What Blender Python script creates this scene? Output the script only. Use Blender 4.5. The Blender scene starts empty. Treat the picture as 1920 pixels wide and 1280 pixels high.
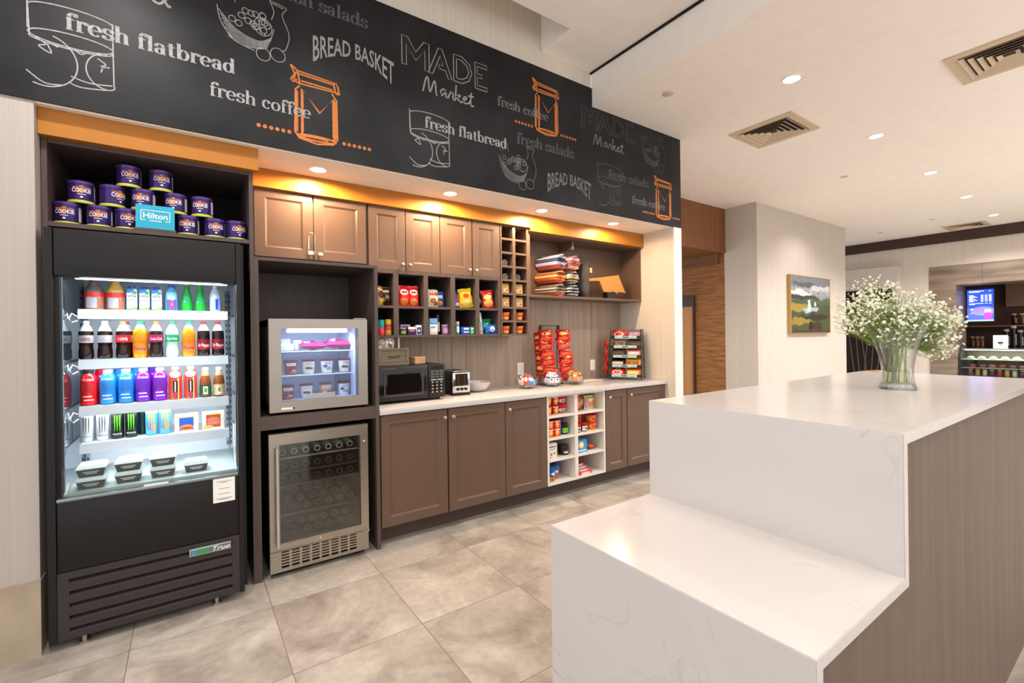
import bpy, bmesh, math, random
from mathutils import Vector, Matrix, Euler
C = bpy.context.scene.collection
SC = bpy.context.scene
R = random.Random(7)
PI = math.pi
# ------------------------------------------------------------------ camera, world, exposure, main lamps
cd = bpy.data.cameras.new('camera'); cam = bpy.data.objects.new('camera', cd); C.objects.link(cam)
cd.sensor_fit = 'HORIZONTAL'; cd.sensor_width = 36; cd.lens = 871.08 / 1920 * 36
cd.shift_x = -1.53 / 1920; cd.shift_y = -10.22 / 1920; cd.clip_start = 0.05; cd.clip_end = 60
_y, _p, _r = math.radians(55.03), math.radians(-0.063), math.radians(-0.729)
_F = Vector((math.cos(_y) * math.cos(_p), math.sin(_y) * math.cos(_p), math.sin(_p)))
_R = Vector((math.sin(_y), -math.cos(_y), 0)); _U = _R.cross(_F)
_R2 = _R * math.cos(_r) + _U * math.sin(_r); _U2 = _U * math.cos(_r) - _R * math.sin(_r)
cam.matrix_world = Matrix(((_R2.x, _U2.x, -_F.x, 0), (_R2.y, _U2.y, -_F.y, 0), (_R2.z, _U2.z, -_F.z, 1.4394), (0, 0, 0, 1)))
SC.camera = cam
SC.view_settings.view_transform = 'Standard'; SC.view_settings.look = 'None'
SC.view_settings.gamma = 1; SC.view_settings.use_curve_mapping = False
SC.view_settings.exposure = 0.1
W = bpy.data.worlds.new('world'); SC.world = W; W.use_nodes = True
W.node_tree.nodes['Background'].inputs[0].default_value = (0.95, 0.97, 1.0, 1)
W.node_tree.nodes['Background'].inputs[1].default_value = 1.45

def lamp(name, kind, loc, energy, color, size=0.1, rot=(0, 0, 0), parent=None, angle=2.4, blend=0.6, size_y=None):
    l = bpy.data.lights.new(name, kind); l.energy = energy; l.color = color
    if kind == 'SPOT': l.spot_size = angle; l.spot_blend = blend; l.shadow_soft_size = size
    elif kind == 'AREA':
        l.size = size
        if size_y: l.shape = 'RECTANGLE'; l.size_y = size_y
    else: l.shadow_soft_size = size
    o = bpy.data.objects.new(name, l); C.objects.link(o); o.location = loc; o.rotation_euler = rot
    if parent: o.parent = parent
    return o

# ------------------------------------------------------------------ materials
def lin(c):
    def f(v):
        v /= 255.0
        return v / 12.92 if v <= 0.04045 else ((v + 0.055) / 1.055) ** 2.4
    return (f(c[0]), f(c[1]), f(c[2]), 1)
_mats = {}
def M(name, col, rough=0.5, metal=0.0, noise=0.0, nscale=(8, 8, 8), bump=0.0, emit=0.0, trans=0.0, coat=0.0, col2=None, spec=0.5, ior=1.45):
    if name in _mats: return _mats[name]
    m = bpy.data.materials.new(name); m.use_nodes = True; nt = m.node_tree; b = nt.nodes['Principled BSDF']
    b.inputs['Roughness'].default_value = rough; b.inputs['Metallic'].default_value = metal
    b.inputs['Specular IOR Level'].default_value = spec; b.inputs['IOR'].default_value = ior
    b.inputs['Transmission Weight'].default_value = trans; b.inputs['Coat Weight'].default_value = coat
    c = lin(col); b.inputs['Base Color'].default_value = c
    tc = nt.nodes.new('ShaderNodeTexCoord'); mp = nt.nodes.new('ShaderNodeMapping'); mp.inputs['Scale'].default_value = nscale
    nt.links.new(tc.outputs['Object'], mp.inputs['Vector'])
    n = nt.nodes.new('ShaderNodeTexNoise'); n.inputs['Scale'].default_value = 1; n.inputs['Detail'].default_value = 4
    nt.links.new(mp.outputs[0], n.inputs['Vector'])
    rp = nt.nodes.new('ShaderNodeValToRGB')
    k = max(noise, 0.02)
    c2 = lin(col2) if col2 else tuple(min(1, v * (1 + k)) for v in c[:3]) + (1,)
    c1 = c if col2 else tuple(v * (1 - k) for v in c[:3]) + (1,)
    rp.color_ramp.elements[0].position = 0.3; rp.color_ramp.elements[1].position = 0.7
    rp.color_ramp.elements[0].color = c1; rp.color_ramp.elements[1].color = c2
    nt.links.new(n.outputs['Fac'], rp.inputs[0]); nt.links.new(rp.outputs[0], b.inputs['Base Color'])
    if bump:
        bp = nt.nodes.new('ShaderNodeBump'); bp.inputs['Strength'].default_value = bump; bp.inputs['Distance'].default_value = 0.004
        nt.links.new(n.outputs['Fac'], bp.inputs['Height']); nt.links.new(bp.outputs[0], b.inputs['Normal'])
    if emit:
        b.inputs['Emission Color'].default_value = c; b.inputs['Emission Strength'].default_value = emit
    _mats[name] = m; return m

def PM(name, base, items, rough=0.35, emit=0.0, metal=0.0, noise=0.06, ax='X', warp=0.0, wscale=4.0):
    """printed packaging: ellipses ('e') and boxes ('b') laid out over the part's own bounding box"""
    if name in _mats: return _mats[name]
    m = M(name, base, rough, metal, noise, (30, 30, 30)); nt = m.node_tree; b = nt.nodes['Principled BSDF']
    L = nt.links.new
    def mth(op, a, bb=None):
        n = nt.nodes.new('ShaderNodeMath'); n.operation = op
        for i, v in enumerate((a, bb)):
            if v is None: continue
            if isinstance(v, (int, float)): n.inputs[i].default_value = v
            else: L(v, n.inputs[i])
        return n.outputs[0]
    tc = nt.nodes.new('ShaderNodeTexCoord'); sp = nt.nodes.new('ShaderNodeSeparateXYZ'); L(tc.outputs['Generated'], sp.inputs[0])
    x, z = sp.outputs[ax], sp.outputs['Z']
    if warp:
        wn = nt.nodes.new('ShaderNodeTexNoise'); wn.inputs['Scale'].default_value = wscale; wn.inputs['Detail'].default_value = 6; L(tc.outputs['Generated'], wn.inputs['Vector'])
        ws = nt.nodes.new('ShaderNodeSeparateColor'); L(wn.outputs['Color'], ws.inputs[0])
        x = mth('ADD', x, mth('MULTIPLY', mth('SUBTRACT', ws.outputs[0], 0.5), warp)); z = mth('ADD', z, mth('MULTIPLY', mth('SUBTRACT', ws.outputs[1], 0.5), warp))
    cur = [l.from_socket for l in nt.links if l.to_socket == b.inputs['Base Color']][0]
    for (k, cx, cz, rx, rz, col) in items:
        u = mth('DIVIDE', mth('SUBTRACT', x, cx), rx); w = mth('DIVIDE', mth('SUBTRACT', z, cz), rz)
        if k == 'e': d = mth('ADD', mth('MULTIPLY', u, u), mth('MULTIPLY', w, w))
        else: d = mth('MAXIMUM', mth('ABSOLUTE', u), mth('ABSOLUTE', w))
        fac = mth('LESS_THAN', d, 1.0) if not warp else mth('MINIMUM', mth('MAXIMUM', mth('MULTIPLY', mth('SUBTRACT', 1.15, d), 2.2), 0.0), 1.0)
        mx = nt.nodes.new('ShaderNodeMix'); mx.data_type = 'RGBA'; L(fac, mx.inputs[0]); L(cur, mx.inputs[6]); mx.inputs[7].default_value = lin(col)
        cur = mx.outputs[2]
    L(cur, b.inputs['Base Color'])
    if emit: L(cur, b.inputs['Emission Color']); b.inputs['Emission Strength'].default_value = emit
    return m

def GL(name, col=(255, 255, 255), refl=0.06, rough=0.0, tint=0.95, fk=0.8):
    """thin pane: see-through with a mirror-like skin"""
    if name in _mats: return _mats[name]
    m = bpy.data.materials.new(name); m.use_nodes = True; nt = m.node_tree; nt.nodes.clear(); L = nt.links.new
    o = nt.nodes.new('ShaderNodeOutputMaterial'); mx = nt.nodes.new('ShaderNodeMixShader')
    t = nt.nodes.new('ShaderNodeBsdfTransparent'); c = lin(col); t.inputs[0].default_value = (c[0] * tint, c[1] * tint, c[2] * tint, 1)
    g = nt.nodes.new('ShaderNodeBsdfGlossy'); g.inputs['Roughness'].default_value = rough
    lw = nt.nodes.new('ShaderNodeLayerWeight'); lw.inputs['Blend'].default_value = 0.25
    ad = nt.nodes.new('ShaderNodeMath'); ad.operation = 'MULTIPLY_ADD'; ad.use_clamp = True
    L(lw.outputs['Fresnel'], ad.inputs[0]); ad.inputs[1].default_value = fk; ad.inputs[2].default_value = refl
    L(ad.outputs[0], mx.inputs[0]); L(t.outputs[0], mx.inputs[1]); L(g.outputs[0], mx.inputs[2]); L(mx.outputs[0], o.inputs[0])
    _mats[name] = m; return m

# ------------------------------------------------------------------ mesh builder
class MB:
    def __init__(s): s.v = []; s.f = []; s.m = []; s.mi = 0
    def add(s, vs, fs):
        o = len(s.v); s.v += [tuple(v) for v in vs]; s.f += [tuple(i + o for i in f) for f in fs]; s.m += [s.mi] * len(fs); return s
    def box(s, x0, x1, y0, y1, z0, z1, r=0.0, seg=2):
        x0, x1 = min(x0, x1), max(x0, x1); y0, y1 = min(y0, y1), max(y0, y1); z0, z1 = min(z0, z1), max(z0, z1)
        v = [(x, y, z) for x in (x0, x1) for y in (y0, y1) for z in (z0, z1)]
        f = [(0, 1, 3, 2), (4, 6, 7, 5), (0, 4, 5, 1), (2, 3, 7, 6), (0, 2, 6, 4), (1, 5, 7, 3)]
        if not r: return s.add(v, f)
        bm = bmesh.new(); bv = [bm.verts.new(p) for p in v]
        for q in f: bm.faces.new([bv[i] for i in q])
        bmesh.ops.bevel(bm, geom=bm.edges[:], offset=r, segments=seg, affect='EDGES', profile=0.5)
        bm.verts.index_update(); s.add([p.co[:] for p in bm.verts], [[p.index for p in q.verts] for q in bm.faces]); bm.free(); return s
    def lathe(s, prof, c=(0, 0, 0), n=20, axis='z', cap=True):
        vs = []; fs = []
        for (r, h) in prof:
            for i in range(n):
                a = 2 * PI * i / n; p, q = r * math.cos(a), r * math.sin(a)
                vs.append({'z': (c[0] + p, c[1] + q, c[2] + h), 'y': (c[0] + p, c[1] + h, c[2] + q), 'x': (c[0] + h, c[1] + p, c[2] + q)}[axis])
        for k in range(len(prof) - 1):
            for i in range(n):
                j = (i + 1) % n; q = (k * n + i, k * n + j, (k + 1) * n + j, (k + 1) * n + i)
                fs.append(q if axis == 'z' or axis == 'x' else q[::-1])
        if cap:
            e = len(prof) - 1
            a = tuple(range(n)); b = tuple(e * n + i for i in range(n))
            if axis in 'zx': fs += [a[::-1], b]
            else: fs += [a, b[::-1]]
        return s.add(vs, fs)
    def cyl(s, c, r, h, axis='z', n=16, r2=None): return s.lathe([(r, 0), (r if r2 is None else r2, h)], c, n, axis)
    def tube(s, pts, r, n=8, r2=None):
        pts = [Vector(p) for p in pts]; vs = []; fs = []; N = len(pts)
        for k, p in enumerate(pts):
            d = (pts[min(k + 1, N - 1)] - pts[max(k - 1, 0)]).normalized()
            u = d.cross(Vector((0, 0, 1)))
            if u.length < 1e-3: u = d.cross(Vector((0, 1, 0)))
            u.normalize(); w = d.cross(u); rr = r if r2 is None else r + (r2 - r) * k / (N - 1)
            for i in range(n):
                a = 2 * PI * i / n; vs.append(p + u * math.cos(a) * rr + w * math.sin(a) * rr)
        for k in range(N - 1):
            for i in range(n):
                j = (i + 1) % n; fs.append((k * n + i, k * n + j, (k + 1) * n + j, (k + 1) * n + i))
        fs += [tuple(range(n))[::-1], tuple((N - 1) * n + i for i in range(n))]
        return s.add(vs, fs)
    def prism(s, poly, plane, d0, d1):
        n = len(poly)
        def P(a, b, d): return {'xz': (a, d, b), 'xy': (a, b, d), 'yz': (d, a, b)}[plane]
        vs = [P(a, b, d0) for a, b in poly] + [P(a, b, d1) for a, b in poly]
        fs = [tuple(range(n)), tuple(range(n, 2 * n))[::-1]] + [(i, i + n, (i + 1) % n + n, (i + 1) % n) for i in range(n)]
        return s.add(vs, fs)
    def ribbon(s, pts, y, w, thin=None, close=False):
        """chalk or paint stroke lying on a plane facing -Y; thin: width where the stroke runs level"""
        s.k = getattr(s, 'k', 0) + 1; y = y - 0.00003 * s.k
        pts = [Vector(p) for p in pts]
        if close: pts = pts + [pts[0]]
        N = len(pts); vs = []
        for k, p in enumerate(pts):
            d = pts[min(k + 1, N - 1)] - pts[max(k - 1, 0)]
            if close and (k == 0 or k == N - 1): d = pts[1] - pts[N - 2]
            if d.length < 1e-9: d = Vector((1, 0))
            d.normalize(); ww = w if thin is None else thin + (w - thin) * abs(d.y) ** 1.5
            nrm = Vector((-d.y, d.x)) * ww / 2
            vs += [(p.x + nrm.x, y, p.y + nrm.y), (p.x - nrm.x, y, p.y - nrm.y)]
        return s.add(vs, [(2 * k, 2 * k + 1, 2 * k + 3, 2 * k + 2) for k in range(N - 1)])
    def text(s, body, size, fn, bold=0.0, maxw=None):
        vs, fs, w = textmesh(body, bold)
        k = size
        if maxw and w * k > maxw: k = maxw / w
        return s.add([fn(x * k, z * size) for x, z in vs], fs)
    def xform(s, fn): s.v = [tuple(fn(*v)) for v in s.v]; return s

_tc = {}
def textmesh(body, bold=0.0):
    key = (body, bold)
    if key not in _tc:
        cu = bpy.data.curves.new('t', 'FONT'); cu.body = body; cu.resolution_u = 2; cu.offset = bold; cu.align_x = 'CENTER'
        ob = bpy.data.objects.new('t', cu); me = bpy.data.meshes.new_from_object(ob)
        vs = [(v.co.x, v.co.y) for v in me.vertices]; fs = [tuple(p.vertices) for p in me.polygons]
        bpy.data.objects.remove(ob); bpy.data.curves.remove(cu); bpy.data.meshes.remove(me)
        w = max(v[0] for v in vs) - min(v[0] for v in vs)
        _tc[key] = (vs, fs, w)
    return _tc[key]
def flat(x0, y, z0): return lambda a, b: (x0 + a, y, z0 + b)
def round_(r, z0, a0=0.0): return lambda a, b: (r * math.sin(a / r + a0), -r * math.cos(a / r + a0), z0 + b)

def obj(name, mb, mats, parent=None, world=False, smooth=True):
    me = bpy.data.meshes.new(name); v = mb.v
    if world and parent:
        p = parent; L = Vector((0, 0, 0))
        while p: L += p.location; p = p.parent
        v = [(a - L.x, b - L.y, c - L.z) for a, b, c in v]
    me.from_pydata(v, [], mb.f)
    bm = bmesh.new(); bm.from_mesh(me); bmesh.ops.recalc_face_normals(bm, faces=bm.faces[:]); bm.to_mesh(me); bm.free()
    for m in (mats if isinstance(mats, (list, tuple)) else [mats]): me.materials.append(m)
    me.polygons.foreach_set('material_index', mb.m)
    if smooth:
        me.shade_smooth(); me.set_sharp_from_angle(angle=math.radians(35))
    o = bpy.data.objects.new(name, me); C.objects.link(o)
    if parent: o.parent = parent
    return o
def tag(o, label, cat, group=None, kind=None):
    o['label'] = label; o['category'] = cat
    if group: o['group'] = group
    if kind: o['kind'] = kind
    return o
def thing(name, label, cat, loc=(0, 0, 0), rot=0, group=None):
    o = bpy.data.objects.new(name, None); C.objects.link(o); o.location = loc
    o.rotation_euler = rot if isinstance(rot, tuple) else (0, 0, rot); o.empty_display_size = 0.05
    return tag(o, label, cat, group)
def struct(name, mb, mats, parent=None, smooth=False):
    o = obj(name, mb, mats, parent, smooth=smooth)
    if not parent: o['kind'] = 'structure'
    return o
def dup(o, loc=None, rot=None, label=None, parent=None, group=None):
    c = o.copy(); C.objects.link(c)
    if parent: c.parent = parent
    if loc is not None: c.location = loc
    if rot is not None: c.rotation_euler = rot if isinstance(rot, tuple) else (0, 0, rot)
    if label: c['label'] = label
    if group: c['group'] = group
    for ch in list(o.children): dup(ch, parent=c)
    return c
class Kind:
    """first call places the prototype, later calls copy it"""
    def __init__(s, root): s.root = root; s.used = False
    def put(s, loc, label, rot=0, group=None):
        if not s.used:
            s.used = True; r = s.root; r.location = loc; r.rotation_euler = rot if isinstance(rot, tuple) else (0, 0, rot); r['label'] = label
            if group: r['group'] = group
            return r
        return dup(s.root, loc, rot, label, group=group)

# ---- shared materials
steel = M('brushed_steel', (176, 168, 156), 0.32, 0.9, 0.10, (3, 3, 120))
chrome = M('chrome', (205, 205, 205), 0.12, 1.0)
nickel = M('satin_nickel', (215, 208, 198), 0.25, 1.0)
black = M('black_plastic', (22, 21, 22), 0.35)
satinblack = M('satin_black_steel', (27, 24, 25), 0.42, 0.0, 0.06, (5, 5, 5), spec=0.35)
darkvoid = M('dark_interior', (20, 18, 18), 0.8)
white = M('white_paint', (235, 231, 226), 0.5)
cabpaint = M('taupe_cabinet_paint', (104, 81, 67), 0.42, 0, 0.03, (4, 4, 4))
cablam = M('dark_taupe_laminate', (84, 70, 64), 0.5, 0, 0.10, (60, 60, 3))
fascia = M('ochre_paint', (178, 112, 32), 0.45, 0, 0.05, (1.5, 6, 14))
glass = GL('clear_glass', (245, 255, 250), 0.03)
paper = M('white_paper', (240, 238, 234), 0.7)
ink = M('black_ink', (25, 25, 28), 0.6)
# ------------------------------------------------------------------ the room
def floor_mat():
    m = bpy.data.materials.new('stone_floor_tile'); m.use_nodes = True; nt = m.node_tree; b = nt.nodes['Principled BSDF']; L = nt.links.new
    def mth(op, a, bb=None):
        n = nt.nodes.new('ShaderNodeMath'); n.operation = op
        for i, v in enumerate((a, bb)):
            if v is None: continue
            if isinstance(v, (int, float)): n.inputs[i].default_value = v
            else: L(v, n.inputs[i])
        return n.outputs[0]
    tc = nt.nodes.new('ShaderNodeTexCoord'); sp = nt.nodes.new('ShaderNodeSeparateXYZ'); L(tc.outputs['Object'], sp.inputs[0])
    u = mth('DIVIDE', mth('SUBTRACT', sp.outputs[0], 0.355), 0.593); v = mth('DIVIDE', mth('SUBTRACT', sp.outputs[1], 2.18), 0.61)
    g = mth('MINIMUM', mth('MULTIPLY', mth('PINGPONG', u, 0.5), 0.593), mth('MULTIPLY', mth('PINGPONG', v, 0.5), 0.61))
    gr = mth('LESS_THAN', g, 0.0017)
    cb = nt.nodes.new('ShaderNodeCombineXYZ'); L(mth('FLOOR', u), cb.inputs[0]); L(mth('FLOOR', v), cb.inputs[1])
    wn = nt.nodes.new('ShaderNodeTexWhiteNoise'); L(cb.outputs[0], wn.inputs['Vector'])
    off = nt.nodes.new('ShaderNodeVectorMath'); off.operation = 'MULTIPLY_ADD'; L(wn.outputs['Color'], off.inputs[0]); off.inputs[1].default_value = (9, 9, 9); L(tc.outputs['Object'], off.inputs[2])
    n1 = nt.nodes.new('ShaderNodeTexNoise'); n1.inputs['Scale'].default_value = 2.6; n1.inputs['Detail'].default_value = 9; n1.inputs['Roughness'].default_value = 0.62; n1.inputs['Distortion'].default_value = 0.6; L(off.outputs[0], n1.inputs['Vector'])
    rp = nt.nodes.new('ShaderNodeValToRGB'); e = rp.color_ramp.elements
    e[0].position = 0.3; e[0].color = lin((132, 120, 110)); e[1].position = 0.72; e[1].color = lin((196, 188, 178)); L(n1.outputs['Fac'], rp.inputs[0])
    n2 = nt.nodes.new('ShaderNodeTexNoise'); n2.inputs['Scale'].default_value = 26; n2.inputs['Detail'].default_value = 6; L(off.outputs[0], n2.inputs['Vector'])
    mx = nt.nodes.new('ShaderNodeMix'); mx.data_type = 'RGBA'; mx.blend_type = 'OVERLAY'; mx.inputs[0].default_value = 0.22; L(rp.outputs[0], mx.inputs[6]); L(n2.outputs['Fac'], mx.inputs[7])
    hs = nt.nodes.new('ShaderNodeHueSaturation'); L(mx.outputs[2], hs.inputs['Color']); L(mth('ADD', mth('MULTIPLY', wn.outputs['Value'], 0.10), 0.95), hs.inputs['Value'])
    m2 = nt.nodes.new('ShaderNodeMix'); m2.data_type = 'RGBA'; L(gr, m2.inputs[0]); L(hs.outputs[0], m2.inputs[6]); m2.inputs[7].default_value = lin((112, 98, 84))
    L(m2.outputs[2], b.inputs['Base Color']); b.inputs['Roughness'].default_value = 0.42
    bp = nt.nodes.new('ShaderNodeBump'); bp.inputs['Strength'].default_value = 0.15; bp.inputs['Distance'].default_value = 0.003; L(n1.outputs['Fac'], bp.inputs['Height']); L(bp.outputs[0], b.inputs['Normal'])
    return m
def quartz_mat():
    m = bpy.data.materials.new('white_quartz'); m.use_nodes = True; nt = m.node_tree; b = nt.nodes['Principled BSDF']; L = nt.links.new
    tc = nt.nodes.new('ShaderNodeTexCoord')
    def vein(scale, dist, width, mscale, seed):
        mp = nt.nodes.new('ShaderNodeMapping'); mp.inputs['Location'].default_value = (seed, seed * 2, seed * 3); mp.inputs['Rotation'].default_value = (0.4, 0.7, 0.5); L(tc.outputs['Object'], mp.inputs['Vector'])
        n = nt.nodes.new('ShaderNodeTexNoise'); n.inputs['Scale'].default_value = scale; n.inputs['Detail'].default_value = 7; n.inputs['Distortion'].default_value = dist; L(mp.outputs[0], n.inputs['Vector'])
        r = nt.nodes.new('ShaderNodeValToRGB'); el = r.color_ramp.elements; el[0].position = 0.5 - width; el[0].color = (0, 0, 0, 1); el[1].position = 0.5 + width; el[1].color = (0, 0, 0, 1)
        q = el.new(0.5); q.color = (1, 1, 1, 1); L(n.outputs['Fac'], r.inputs[0])
        n2 = nt.nodes.new('ShaderNodeTexNoise'); n2.inputs['Scale'].default_value = mscale; n2.inputs['Detail'].default_value = 3; L(mp.outputs[0], n2.inputs['Vector'])
        r2 = nt.nodes.new('ShaderNodeValToRGB'); r2.color_ramp.elements[0].position = 0.52; r2.color_ramp.elements[1].position = 0.72; L(n2.outputs['Fac'], r2.inputs[0])
        k = nt.nodes.new('ShaderNodeMath'); k.operation = 'MULTIPLY'; L(r.outputs[0], k.inputs[0]); L(r2.outputs[0], k.inputs[1]); return k.outputs[0]
    a = vein(1.5, 1.2, 0.006, 2.2, 1.3); c = vein(3.5, 0.8, 0.008, 4.0, 5.1)
    mxv = nt.nodes.new('ShaderNodeMath'); mxv.operation = 'MAXIMUM'; L(a, mxv.inputs[0]); L(c, mxv.inputs[1])
    sc = nt.nodes.new('ShaderNodeMath'); sc.operation = 'MULTIPLY'; sc.inputs[1].default_value = 0.6; L(mxv.outputs[0], sc.inputs[0])
    n3 = nt.nodes.new('ShaderNodeTexNoise'); n3.inputs['Scale'].default_value = 2; L(tc.outputs['Object'], n3.inputs['Vector'])
    rb = nt.nodes.new('ShaderNodeValToRGB'); rb.color_ramp.elements[0].color = lin((203, 198, 196)); rb.color_ramp.elements[1].color = lin((213, 208, 206)); L(n3.outputs['Fac'], rb.inputs[0])
    mx = nt.nodes.new('ShaderNodeMix'); mx.data_type = 'RGBA'; L(sc.outputs[0], mx.inputs[0]); L(rb.outputs[0], mx.inputs[6]); mx.inputs[7].default_value = lin((170, 158, 144))
    L(mx.outputs[2], b.inputs['Base Color']); b.inputs['Roughness'].default_value = 0.16
    return m
quartz = quartz_mat()
ceilpaint = M('ceiling_paint', (245, 239, 232), 0.9)
wallpaper = M('striped_wallpaper', (214, 203, 188), 0.75, 0, 0, (130, 130, 0.5), 0.05, col2=(226, 216, 202))
greywall = M('grey_striped_wallpaper', (192, 181, 170), 0.75, 0, 0, (90, 90, 0.4), 0.05, col2=(203, 193, 183))
woodcor = M('brown_corridor_wood', (112, 70, 38), 0.5, 0, 0, (30, 30, 1.5), col2=(134, 86, 48))
wavywall = M('wavy_brown_wallcovering', (120, 78, 40), 0.7, 0, 0, (2, 4, 40), 0.4, col2=(166, 114, 64))
darkwood = M('dark_crown_wood', (62, 42, 34), 0.5, 0, 0.1, (3, 3, 30))
stonebase = M('stone_plinth', (160, 144, 124), 0.6, 0, 0, (7, 7, 7), 0.1, col2=(176, 160, 140))
backpanel = M('taupe_back_panel', (150, 132, 116), 0.55, 0, 0, (40, 40, 1.2), col2=(170, 152, 134))
travertine = M('brown_travertine', (106, 90, 78), 0.4, 0, 0, (2, 1.2, 9), col2=(152, 134, 118))
soft_white = M('soft_white', (238, 234, 230), 0.6)

f = MB().box(-5, 16.5, -6, 7.5, -0.1, 0); struct('floor', f, floor_mat())
c = MB()
c.box(3.0, 16.5, -6, 7.5, 3.485, 3.6)                    # lower ceiling
c.box(3.0, 3.12, -6, 3.01, 3.6, 3.775)                   # drop face
c.box(-5, 2.985, -6, 2.66, 3.79, 3.85)                   # raised tray
c.box(2.43, 2.985, 2.66, 3.01, 3.79, 4.15)
c.box(-5, 2.43, 2.60, 2.66, 3.85, 4.15)
c.box(-5, 2.43, 2.60, 3.2, 4.15, 4.2)
struct('ceiling', c, ceilpaint)
struct('gap_shade_strip', MB().box(2.985, 3.12, -6, 3.01, 3.775, 3.85), darkvoid)  # dark strip standing in for the shade of the open gap here
# soffit over the market niche (chalkboard hangs on it)
w = MB(); w.box(-5, 4.289, 3.012, 3.9, 2.55, 3.485); w.box(-5, 3.0, 3.012, 3.2, 3.485, 4.15); struct('wall_soffit', w, wallpaper)
struct('trim_2', MB().box(-0.57, 4.16, 3.02, 3.9, 2.545, 2.5499), M('soffit_paint', (246, 240, 230), 0.8))
w = MB(); w.box(-5, -0.57, 3.012, 3.9, 0, 2.55); struct('wall_left', w, M('left_wallpaper', (174, 164, 157), 0.75, 0, 0, (130, 130, 0.5), 0.05, col2=(182, 172, 165)))
struct('baseboard_left', MB().box(-5, -0.565, 2.99, 3.012, 0, 0.342).box(-0.57, -0.565, 3.012, 3.09, 0, 0.342), stonebase)
struct('wall_right', MB().box(4.16, 4.289, 3.006, 3.9, 0, 2.55), wallpaper)
struct('trim_3', MB().box(4.166, 4.292, 3.0, 3.006, 0, 2.55), white)
struct('wall_back', MB().box(-0.57, 4.16, 3.735, 3.9, 0, 2.545), backpanel)
t = MB()
for x in (1.64, 1.81, 1.94, 2.09, 3.24, 3.68): t.box(x - 0.0015, x + 0.0015, 3.733, 3.735, 0.95, 2.0)
struct('trim_4', t, M('panel_seam', (110, 92, 80), 0.8))
# corridor beyond
struct('wall_corridor', MB().box(7.33, 7.45, 3.9, 7.5, 0, 3.485), wavywall)
struct('wall_bulkhead', MB().box(4.289, 7.33, 4.28, 4.40, 2.76, 3.485).box(4.289, 7.33, 4.40, 7.5, 2.76, 2.8), woodcor)
struct('trim_5', MB().box(7.29, 7.33, 4.40, 7.5, 2.62, 2.76).box(7.27, 7.33, 4.40, 7.5, 2.60, 2.63), woodcor)
struct('wall_niche_end', MB().box(-5, 4.289, 3.9, 4.0, 0, 3.485), woodcor)
d = thing('door_1', '', '', (7.33, 5.35, 0)); d['kind'] = 'structure'; del d['label']; del d['category']
dfm = M('dark_door_frame', (70, 46, 30), 0.5)
m = MB()
m.box(7.28, 7.33, 4.86, 4.89, 0, 2.10); m.box(7.28, 7.33, 4.89, 5.9, 2.05, 2.10); obj('door_frame', m, dfm, d, True)
obj('door_leaf', MB().box(7.31, 7.33, 4.89, 5.9, 0, 1.91), M('door_wood', (168, 118, 66), 0.45, 0, 0, (10, 10, 1), col2=(190, 138, 82)), d, True)
obj('transom', MB().box(7.31, 7.33, 4.89, 5.9, 1.91, 2.05), M('dark_transom', (46, 32, 24), 0.3), d, True)
# column with the painting
struct('wall_column', MB().box(7.315, 10.7, 3.762, 4.30, 0, 3.485), greywall)
struct('wall_column_return', MB().box(7.46, 10.7, 4.302, 7.5, 0, 3.485), greywall)
# far wall with the bar opening
X0 = 13.07
w = MB(); w.box(X0, X0 + 0.12, 3.04, 7.5, 0, 3.485); w.box(X0, X0 + 0.12, -6, 3.04, 2.78, 3.485); struct('wall_far', w, M('far_wallpaper', (206, 195, 184), 0.75, 0, 0, (60, 60, 0.4), 0.05, col2=(215, 205, 195)))
struct('trim_6', MB().box(X0 - 0.05, X0, -6, 7.5, 3.27, 3.485), darkwood)
struct('wall_portal', MB().box(X0 - 0.02, X0 + 0.75, 2.62, 3.04, 0, 2.78).box(X0 - 0.02, X0 + 0.75, -6, 2.62, 2.37, 2.78), travertine)
struct('trim_7', MB().box(X0 - 0.022, X0 - 0.0199, 2.225, 2.23, 2.37, 2.78).box(X0 - 0.022, X0 - 0.0199, 2.62, 3.04, 1.195, 1.2), M('stone_joint', (90, 76, 66), 0.8))
struct('wall_bar_back', MB().box(15.6, 15.7, -6, 3.2, 0, 2.8), M('bar_brown', (88, 66, 54), 0.6))
struct('wall_bar_side', MB().box(X0 + 0.75, 15.6, 2.9, 3.0, 0, 2.8), M('bar_brown', (88, 66, 54), 0.6))
struct('ceiling_bar', MB().box(X0 + 0.75, 15.7, -6, 3.0, 2.62, 2.7), M('bar_ceiling', (120, 96, 78), 0.8))
struct('wall_hood', MB().box(12.75, X0, 3.5, 4.9, 2.39, 2.86).box(12.75, X0, 3.5, 3.60, 0, 2.39), M('hood_paint', (206, 196, 188), 0.7))
struct('trim_8', MB().box(13.03, X0, 3.6, 4.9, 0.3, 2.39), M('black_niche', (26, 22, 22), 0.5))
# ------------------------------------------------------------------ lamps set in the ceilings
warm = (1.0, 0.70, 0.42); neut = (1.0, 0.963, 0.925)
lampring = M('lamp_trim_ring', (240, 236, 230), 0.5)
lamplens_w = M('warm_lamp_lens', (255, 226, 180), 0.5, emit=14)
lamplens_n = M('neutral_lamp_lens', (255, 244, 230), 0.5, emit=18)
def downlight(loc, label, kind, energy, group, r=0.055, angle=2.5, blend=0.6):
    t = thing('recessed_downlight', label, 'ceiling light', loc, 0, group)
    obj('trim_ring', MB().lathe([(r, -0.0), (r + 0.018, -0.0), (r + 0.018, -0.006), (r, -0.004)], n=24, cap=False), lampring, t)
    obj('lens', MB().lathe([(r, -0.001), (r * 0.9, -0.004), (r * 0.3, -0.006)], n=20), lamplens_w if kind == 'w' else lamplens_n, t)
    lamp('lamp_light', 'SPOT', (0, 0, -0.02), energy, warm if kind == 'w' else neut, 0.05, parent=t, angle=angle, blend=blend)
    return t
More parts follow.
